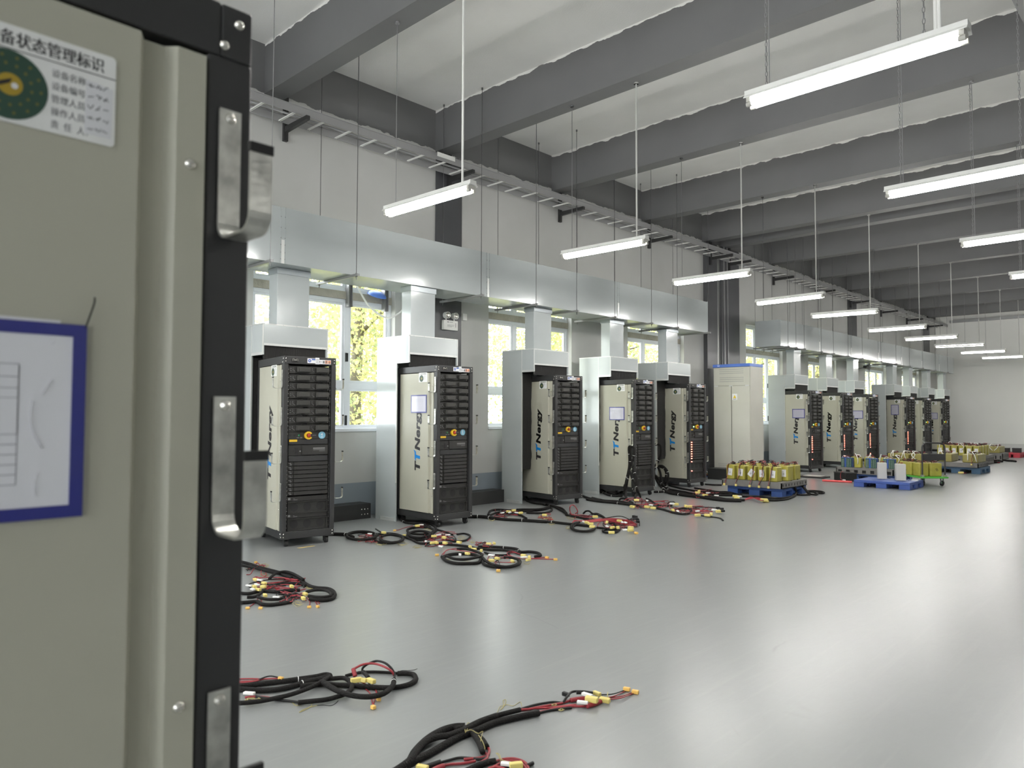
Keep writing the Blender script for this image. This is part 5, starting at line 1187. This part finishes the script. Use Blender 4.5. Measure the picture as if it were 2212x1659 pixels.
for a, b in (((180, 480), (186, 575)), ((165, 490), (75, 575)), ((620, 480), (650, 560)), ((650, 480), (725, 560)), ((640, 470), (745, 540))): h.wire('redwire', .0035, [a, ((a[0] + b[0]) / 2 + 15, (a[1] + b[1]) / 2), b])
h.tangle((220, 180), 50); h.tangle((650, 385), 45, n=3); h.tangle((540, 540), 60); h.tangle((220, 270), 40)
# coils right of rack 4
h = Harness('coiled black harness on the floor just right of rack 4', C3)
h.sleeve(.0200, [(-60, 232), (60, 232), (170, 238), (230, 262)], tie=(.6,)); h.sleeve(.0150, ell(300, 250, 130, 36, 2.6, 2.6 + 2 * PI)); h.sleeve(.0145, ell(310, 246, 140, 38, 0, 5.6), lift=.025)
h.sleeve(.0150, ell(560, 272, 135, 44, 3.4, 3.4 + 2 * PI)); h.sleeve(.0140, ell(590, 275, 110, 36, 3.6, 3.4 + 2 * PI), lift=.022); h.sleeve(.0140, [(420, 250), (520, 232), (640, 245), (720, 262), (800, 290)])
h.mess(7, 240, 640, 215, 320, .0042, ['redwire', 'blackwire', 'redwire']); h.tape((515, 218), 1.3, .2, .05); h.tape((712, 244), 1.1, .2); h.cable('heat_shrink', 'blackwire', .009, [(440, 185, .03), (490, 215, .04), (540, 232, .03)]); h.flag((385, 230), 1.2, .4, .04)
h.tangle((285, 285), 35); h.tangle((490, 320), 50); h.tangle((690, 320), 50)
h = Harness('tangled harness pile before rack 5 with yellow taped joints and red loop', C3)
h.sleeve(.0150, [(640, 20), (660, 70), (700, 100), (800, 110), (900, 118), (980, 150), (1005, 190), (960, 235), (880, 262)]); h.sleeve(.0150, [(660, 30), (690, 110), (780, 132), (880, 140), (950, 170)], tie=(.3,)); h.sleeve(.0140, ell(860, 200, 125, 34, .5, 6.6)); h.sleeve(.0145, ell(855, 245, 120, 42, 2.5, 2.5 + 2 * PI)); h.sleeve(.0140, ell(850, 235, 100, 30, 1.2, 7.0), lift=.03)
h.sleeve(.0130, [(760, 270), (850, 318), (980, 318), (1120, 330), (1280, 345), (1400, 370)]); h.sleeve(.0115, [(1010, 190), (1100, 215), (1160, 240)]); h.sleeve(.0110, [(1100, 285), (1180, 298), (1260, 296), (1310, 275), (1322, 245), (1270, 228), (1200, 235)])
h.wire('redwire', .0042, [(1000, 260), (1100, 235), (1220, 228), (1290, 232), (1330, 262), (1300, 298)]); h.mess(10, 880, 1200, 215, 360, .0042, ['redwire', 'redwire', 'blackwire']); h.mess(5, 780, 960, 130, 190, .0042, ['redwire', 'blackwire'])
for p in ((985, 252), (1080, 265), (975, 315), (1090, 315), (830, 155), (1222, 310), (1010, 312)): h.tape(p, 1.35, None, .03)
for p in ((1030, 240), (1115, 240), (1050, 348), (910, 300), (868, 145)): h.flag(p, 1.3, None, .04)
h.wire('redwire', .0038, [(790, 155, .02), (720, 172), (660, 192), (625, 197)]); h.conn((618, 198), 1.2)
h.tangle((920, 190), 40); h.tangle((830, 350), 45); h.tangle((1235, 270), 45); h.tangle((1350, 305), 35)
h = Harness('outer coils of black harness with amber connectors, farthest out before rack 5', C3)
h.sleeve(.0155, ell(1248, 462, 182, 46, 3.3, 5.9 + .4) + [(1430, 462), (1400, 500), (1300, 508), (1180, 505), (1100, 480), (1060, 445)]); h.sleeve(.0140, [(1110, 440), (1180, 465), (1280, 470), (1380, 452), (1440, 430), (1380, 395), (1290, 372), (1200, 372)], lift=.02)
h.sleeve(.0150, ell(1615, 495, 170, 48, -.3, 3.5)); h.sleeve(.0140, [(1440, 450), (1480, 490), (1560, 525), (1680, 540), (1780, 515), (1790, 480), (1720, 455), (1640, 452)], lift=.016)
h.sleeve(.0145, [(1400, 350), (1520, 352), (1640, 358), (1760, 372), (1800, 400), (1880, 398), (1960, 410), (1985, 435), (1930, 445)], tie=(.25, .45)); h.sleeve(.0135, [(1400, 365), (1500, 380), (1620, 382), (1720, 395), (1800, 420)]); h.sleeve(.0100, [(1460, 405), (1540, 425), (1660, 428), (1700, 400)])
h.mess(8, 1370, 1580, 298, 360, .0042, ['redwire', 'redwire', 'blackwire']); h.wire('redwire', .0042, [(1075, 430), (1100, 390, .03), (1180, 368, .03), (1280, 372, .02), (1380, 400)]); h.wire('redwire', .0042, [(1060, 425), (1120, 378, .03), (1220, 385, .03), (1350, 405, .02), (1450, 415)])
h.wire('redwire', .0042, [(1820, 430), (1720, 395, .02), (1670, 410, .02), (1700, 440), (1800, 460), (1950, 465), (2110, 468)]); h.wire('redwire', .0042, [(1840, 440), (1740, 405, .02), (1690, 420), (1740, 450), (1860, 462), (1980, 455), (2030, 450)]); h.mess(5, 1480, 1760, 435, 500, .0040, ['redwire', 'blackwire'])
for p in ((1300, 415), (1325, 350), (1360, 372), (1500, 322), (1825, 432), (1880, 448), (1870, 472), (1525, 480), (1580, 460), (1720, 485), (1430, 388), (1550, 318)): h.tape(p, 1.25, None, .03)
for p in ((1230, 425), (1525, 430), (1830, 450)): h.flag(p, 1.5, None, .03)
h.wire('redwire', .0038, [(1545, 480, .02), (1575, 520), (1590, 565)]); h.wire('blackwire', .0038, [(1580, 470, .02), (1600, 510), (1592, 560)])
for p in ((1590, 575), (2045, 452), (2125, 470), (1015, 428)): h.conn(p, 1.3)
h.tangle((1720, 490), 40); h.tangle((1860, 500), 50, n=1); h.tangle((1120, 455), 50)
# rack 5 / 6 harnesses
h = Harness('long black harness from rack 5 running right along the floor', C4)
h.sleeve(.0230, [(60, 308), (160, 308), (260, 312), (360, 328)], tie=(.4, .85)); h.sleeve(.0200, [(330, 322), (480, 340), (640, 350), (800, 358), (1000, 372)], tie=(.6,)); h.sleeve(.0170, [(980, 368), (1100, 378), (1250, 395), (1400, 410), (1560, 430)], tie=(.2,))
h.sleeve(.0150, [(300, 290), (330, 240), (420, 225), (560, 235), (700, 245), (850, 238), (980, 220), (1050, 200), (1060, 235), (1000, 262), (900, 268), (760, 262)]); h.sleeve(.0150, [(310, 300), (420, 260, .02), (560, 270), (680, 290), (760, 330)]); h.sleeve(.0150, [(640, 225), (740, 222), (860, 222), (960, 212), (1030, 180), (1000, 155), (960, 165)], lift=.02)
h.mess(8, 350, 700, 215, 320, .0048, ['redwire', 'blackwire', 'redwire']); h.mess(6, 890, 1090, 280, 350, .0048, ['redwire', 'redwire', 'ywire'])
for p in ((605, 235), (690, 265), (975, 290), (545, 250)): h.tape(p, 1.5, None, .04)
for p in ((470, 265), (560, 260), (640, 262)): h.flag(p, 1.5, None, .05)
h.sleeve(.0150, ell(1440, 440, 130, 44, -.2, 4.2)); h.sleeve(.0140, ell(1440, 430, 150, 55, .3, 4.4), lift=.012); h.tangle((1060, 395), 40); h.tangle((1260, 440), 50); h.tangle((350, 345), 35)
h = Harness('tangled harness before rack 6 with bright red loop and bunched black plugs', C4)
h.sleeve(.0160, [(760, 120), (860, 150), (1000, 165), (1100, 195), (1200, 250), (1250, 290)]); h.sleeve(.0150, [(940, 160), (1060, 180), (1180, 210), (1240, 270)]); h.wire('redwire', .0075, [(1300, 290), (1278, 240, .05), (1280, 190, .12), (1310, 170, .13), (1345, 195, .1), (1370, 250, .03), (1340, 275)])
h.sleeve(.0140, [(1230, 290), (1340, 310), (1450, 330), (1600, 350)]); h.sleeve(.0130, [(1440, 270), (1470, 245, .05), (1510, 245, .05), (1550, 275, .03), (1640, 300), (1720, 340)]); h.sleeve(.0130, [(1540, 280), (1600, 275, .02), (1660, 300), (1700, 330)])
h.sleeve(.0140, [(1600, 440), (1680, 450), (1760, 470), (1840, 480), (1870, 450), (1800, 400), (1740, 370), (1800, 365), (1870, 385)]); h.sleeve(.0130, ell(1760, 480, 90, 24))
for k in range(7): h.wire('redwire', .0050, [(1290 + 6 * k, 400 - 6 * k), (1340, 365 - 2 * k, .02), (1500, 352 + 4 * k, .02), (1700, 330 + 5 * k, .03), (1850, 335 + 8 * k, .03), (2000, 360 + 10 * k, .02), (2080, 400 + 5 * k)])
h.wire('blackwire', .0060, [(1440, 345), (1600, 345, .02), (1800, 310, .05), (1900, 308, .05), (1980, 340, .03)]); h.mess(12, 1560, 2100, 340, 460, .0046, ['redwire', 'blackwire', 'redwire']); h.mess(6, 1260, 1560, 270, 340, .0046, ['blackwire', 'redwire'])
for p in ((1480, 380), (1525, 395), (1580, 310), (1720, 375), (1785, 440), (1850, 440), (1775, 498), (2005, 440), (2000, 470), (1870, 360), (1545, 430)): h.tape(p, 1.6, None, .03)
for p in ((1440, 370), (1720, 425), (1940, 465), (1900, 375), (1940, 380)): h.flag(p, 1.6, None, .04)
for p in ((2040, 305), (2065, 312), (2055, 335), (2085, 345), (2090, 370)): h.block('plug', 'blackwire', p, (.05, .025, .03), None, .05)
for k in range(4): h.wire('blackwire', .0045, [(1960 + 20 * k, 360), (2060, 310 + 12 * k, .06), (2105, 350 + 6 * k, .05), (2110, 420)])
h.wire('redwire', .0038, [(2000, 470), (2035, 485), (2065, 500)]); h.conn((2070, 505), 1.6); h.tangle((1290, 320), 60)
# rack 7 harness
h = Harness('long harness before the rack with hanging cables, yellow connectors at its end', C5)
h.sleeve(.0210, [(100, 740), (180, 770), (260, 790), (360, 805)]); h.sleeve(.0190, [(170, 790), (320, 815), (500, 832), (680, 852), (800, 872)], tie=(.6,)); h.sleeve(.0180, [(240, 770), (400, 805), (560, 815), (700, 835), (860, 880)]); h.sleeve(.0160, [(600, 800), (630, 778, .03), (700, 790), (780, 840)])
h.sleeve(.0160, [(1000, 860), (1080, 900), (1200, 930), (1320, 965), (1450, 985), (1550, 965), (1540, 925), (1440, 910), (1340, 935)]); h.sleeve(.0140, [(960, 780), (1010, 800, .03), (1080, 850), (1180, 880), (1300, 870)])
h.wire('redwire', .0065, [(650, 815), (720, 780, .03), (830, 770, .04), (900, 785, .03), (890, 815), (800, 820)]); h.wire('redwire', .0065, [(680, 830), (760, 795, .03), (860, 785, .03)])
h.mess(12, 800, 1300, 790, 910, .0055, ['redwire', 'blackwire', 'redwire']); h.mess(14, 1250, 1850, 860, 980, .0055, ['redwire', 'redwire', 'blackwire'])
h.wire('blackwire', .0065, [(1240, 850), (1270, 825, .04), (1320, 820, .04), (1350, 845, .02)]); h.wire('blackwire', .0065, [(1600, 890), (1750, 895, .03), (1850, 900, .03), (1960, 920, .02)]); h.wire('blackwire', .0090, [(1640, 1000), (1780, 1018), (1880, 1030), (1950, 1045), (1980, 1070)])
for p in ((970, 890), (1050, 905), (1310, 935), (1350, 855), (1480, 880), (1530, 885), (1640, 1000), (1770, 1000), (1820, 985), (1920, 950), (775, 888), (830, 800)): h.tape(p, 1.9, None, .02)
for p in ((1300, 850), (1375, 945), (1640, 945), (1860, 930), (1020, 865), (970, 805)): h.flag(p, 1.8, None, .04)
for p in ((1910, 905), (1960, 915), (1975, 945)): h.block('plug', 'blackwire', p, (.06, .03, .03), None, .03)
# cables hanging from the hook of rack 7
def hang(lb, strands, yp):
    t = thing('cable_harness', lb, 'cable harness', group='harnesses hung on the racks'); first = None
    for r, pts in strands:
        P = []
        for x, y, *o in pts:
            P.append(ony(*C5(x, y), yp - (o[0] if o else 0)) if not (o and o[0] == 'f') else fp(*C5(x, y), r + .002))
        if first is None: first = Vector((P[0].x, P[0].y, 0)); t.location = first
        Q = catmull([p - first for p in P], 7)
        for q in Q: q.z = max(q.z, r + .001)
        MB().tube(Q, r, 8).build('sleeved_cable', M['sleeve'], t, smooth=True)
        for f in (.3, .6):
            i = int(f * len(Q)); d = (Q[i + 1] - Q[i]).normalized(); MB().tube([Q[i] - d * .003, Q[i] + d * .003], r * 1.15, 10).build('cable_tie', M['wtag'], t)
hang('bunch of black cables hanging over the hook of the fourth rack', [
    (.022, [(765, 95), (735, 92), (728, 130), (735, 220), (735, 340), (715, 450, .03), (690, 560, .06), (675, 650, .08), (680, 740, .10), (700, 790, 'f')]),
    (.020, [(745, 95), (745, 180), (745, 330), (725, 460, .03), (705, 560, .06), (690, 680, .08), (690, 790, 'f')]),
    (.020, [(770, 92), (795, 110, .02), (800, 160, .03), (790, 230, .03), (768, 310, .04), (790, 400, .05), (820, 500, .07), (830, 620, .09), (830, 700, .10), (800, 800, 'f')]),
    (.018, [(735, 400, .03), (770, 510, .06), (810, 590, .08), (850, 680, .1), (880, 760, 'f')]),
    (.016, [(350, 650, 'f'), (420, 690, 'f'), (540, 720, 'f'), (640, 690, 'f'), (670, 600, .08)]),
    (.016, [(350, 640, 'f'), (400, 710, 'f'), (520, 745, 'f'), (640, 745, 'f')])], 10.74)
hang('thick black cables looping between the fourth and fifth racks down to the floor', [
    (.024, [(1080, 62), (1120, 60), (1150, 90), (1152, 180), (1130, 260), (1090, 330), (1060, 420), (1090, 520), (1150, 620), (1240, 690, 'f'), (1400, 715, 'f'), (1600, 745, 'f'), (1800, 775, 'f'), (2000, 790, 'f'), (2220, 800, 'f')]),
    (.022, [(1090, 320), (1140, 420), (1160, 540), (1180, 640), (1250, 700, 'f'), (1420, 730, 'f'), (1700, 765, 'f'), (1950, 800, 'f'), (2220, 812, 'f')]),
    (.020, [(1130, 345), (1180, 350, .03), (1230, 400, .04), (1250, 470, .04), (1240, 560, .03), (1220, 620, .02), (1280, 660, 'f'), (1450, 690, 'f'), (1600, 720, 'f')]),
    (.018, [(1140, 360), (1190, 380, .03), (1218, 430, .04), (1215, 500, .04), (1190, 580, .03)]),
    (.020, [(1085, 470), (1150, 560), (1220, 640), (1300, 690, 'f'), (1500, 720, 'f')]),
    (.020, [(1060, 690, 'f'), (1160, 690, 'f'), (1240, 680, 'f')])], 12.2)
h = Harness('row of harness ends with yellow joints on the floor before rack 8', C5)
h.sleeve(.0180, [(1260, 600), (1400, 640), (1560, 670), (1700, 690), (1900, 700), (2100, 720)]); h.sleeve(.0170, [(1600, 640), (1750, 665), (1900, 690), (2050, 695), (2200, 735)]); h.sleeve(.017, [(1740, 590), (1850, 598), (1960, 600)])
h.mess(12, 1600, 1900, 650, 760, .0055, ['redwire', 'blackwire', 'redwire'])
for p in ((1640, 700), (1660, 680), (1740, 735), (2140, 750), (2160, 770)): h.tape(p, 2.0, None, .02)
for p in ((1780, 705), (1890, 740), (2190, 750)): h.flag(p, 1.8, None, .03)
h = Harness('black harness with fanned red ends and a yellow joint before the near pallet', C7)
h.sleeve(.0190, [(-60, 920), (150, 940), (330, 970), (480, 985), (640, 985)]); h.sleeve(.0190, [(-60, 870), (120, 890), (350, 900), (600, 900)]); h.sleeve(.0170, [(600, 920), (900, 925), (1100, 950), (1300, 950), (1480, 920), (1545, 860), (1540, 790, .1), (1500, 690, .2), (1440, 620, .27)])
h.sleeve(.0170, [(1030, 985), (1200, 990), (1400, 965), (1530, 910), (1555, 830, .05), (1530, 740, .15), (1480, 660, .23)])
for k in range(6): h.wire('redwire', .0055, [(630 + 8 * k, 985 - 5 * k), (760, 960 - 6 * k, .03), (880, 940 - 4 * k + 12 * k, .05), (980, 975 + 4 * k, .04)])
h.tape((985, 985), 2.6, .8, .02); h.tape((1020, 1005), 2.0, .5, .0); h.tape((480, 915), 2.0, .3, .02); h.flag((545, 915), 2.0, .2, .03)
h.mess(6, -40, 240, 850, 960, .0055, ['redwire', 'blackwire'])
h = Harness('thick black hose coiled on the floor right of the near pallet', C7)
h.sleeve(.024, [(1530, 570, .30), (1600, 660, .2), (1690, 760, .1), (1760, 850, .03), (1800, 880)]); h.sleeve(.016, [(1800, 880), (1900, 890), (1935, 870), (1880, 845), (1760, 835), (1620, 850), (1560, 880), (1640, 895), (1800, 890)]); h.sleeve(.016, [(1680, 825), (1840, 820), (1980, 830), (2050, 850), (2010, 865), (1880, 855)])
h.mess(3, 1480, 1580, 560, 720, .005, ['redwire', 'blackwire'], lift=.0)
C9 = crop(10.434, 2000, 940)
h = Harness('dark cables heaped on the floor by the small grey far pallet', C9)
h.sleeve(.03, [(1400, 560), (1550, 575), (1650, 570), (1720, 590)]); h.sleeve(.03, [(1440, 600), (1560, 610), (1660, 605)]); h.sleeve(.028, [(1740, 560), (1850, 575), (1960, 580), (2030, 590)]); h.mess(5, 1450, 1700, 550, 620, .009, ['redwire', 'blackwire'])
h = Harness('red leads and white plug on the floor before the teal pallet', C9)
h.sleeve(.012, [(1030, 760), (1000, 820), (930, 850), (830, 850)]); h.wire('redwire', .009, [(1035, 770), (990, 835), (880, 858), (800, 850)]); h.wire('blackwire', .008, [(600, 790), (680, 820), (760, 825)]); h.tape((790, 845), 2.6, .3); h.flag((740, 815), 2.2, -.3); h.flag((665, 780), 2.6, .0)
# worn floor tape by the racks
tag(MB().box(-.09, .09, -.02, .02, 0, .0015).build('floor_tape', M['tapeline'], loc=(-7.20, 4.95, 0)), 'scrap of worn yellow tape on the floor right of rack 4', 'tape', 'worn tape marks')
tag(MB().box(-.02, .02, -.10, .10, 0, .0015).build('floor_tape', M['tapeline'], loc=(-7.22, 4.28, 0)), 'scrap of worn yellow tape under the front wheel of rack 4', 'tape', 'worn tape marks')
# ------------------------------------------------------------------ light
wd = bpy.data.worlds.new('overcast_sky'); sc.world = wd; wd.use_nodes = True
bgn = wd.node_tree.nodes['Background']; bgn.inputs[0].default_value = (.93, .97, 1.0, 1); bgn.inputs[1].default_value = 5.0
sc.view_settings.view_transform = 'Standard'; sc.view_settings.look = 'None'; sc.view_settings.gamma = 1; sc.view_settings.exposure = 1.05
sc.view_settings.use_curve_mapping = False
sc.cycles.use_denoising = True
sc.cycles.max_bounces = 10; sc.cycles.diffuse_bounces = 5; sc.cycles.glossy_bounces = 4; sc.cycles.transparent_max_bounces = 12
sc.cycles.sample_clamp_indirect = 8
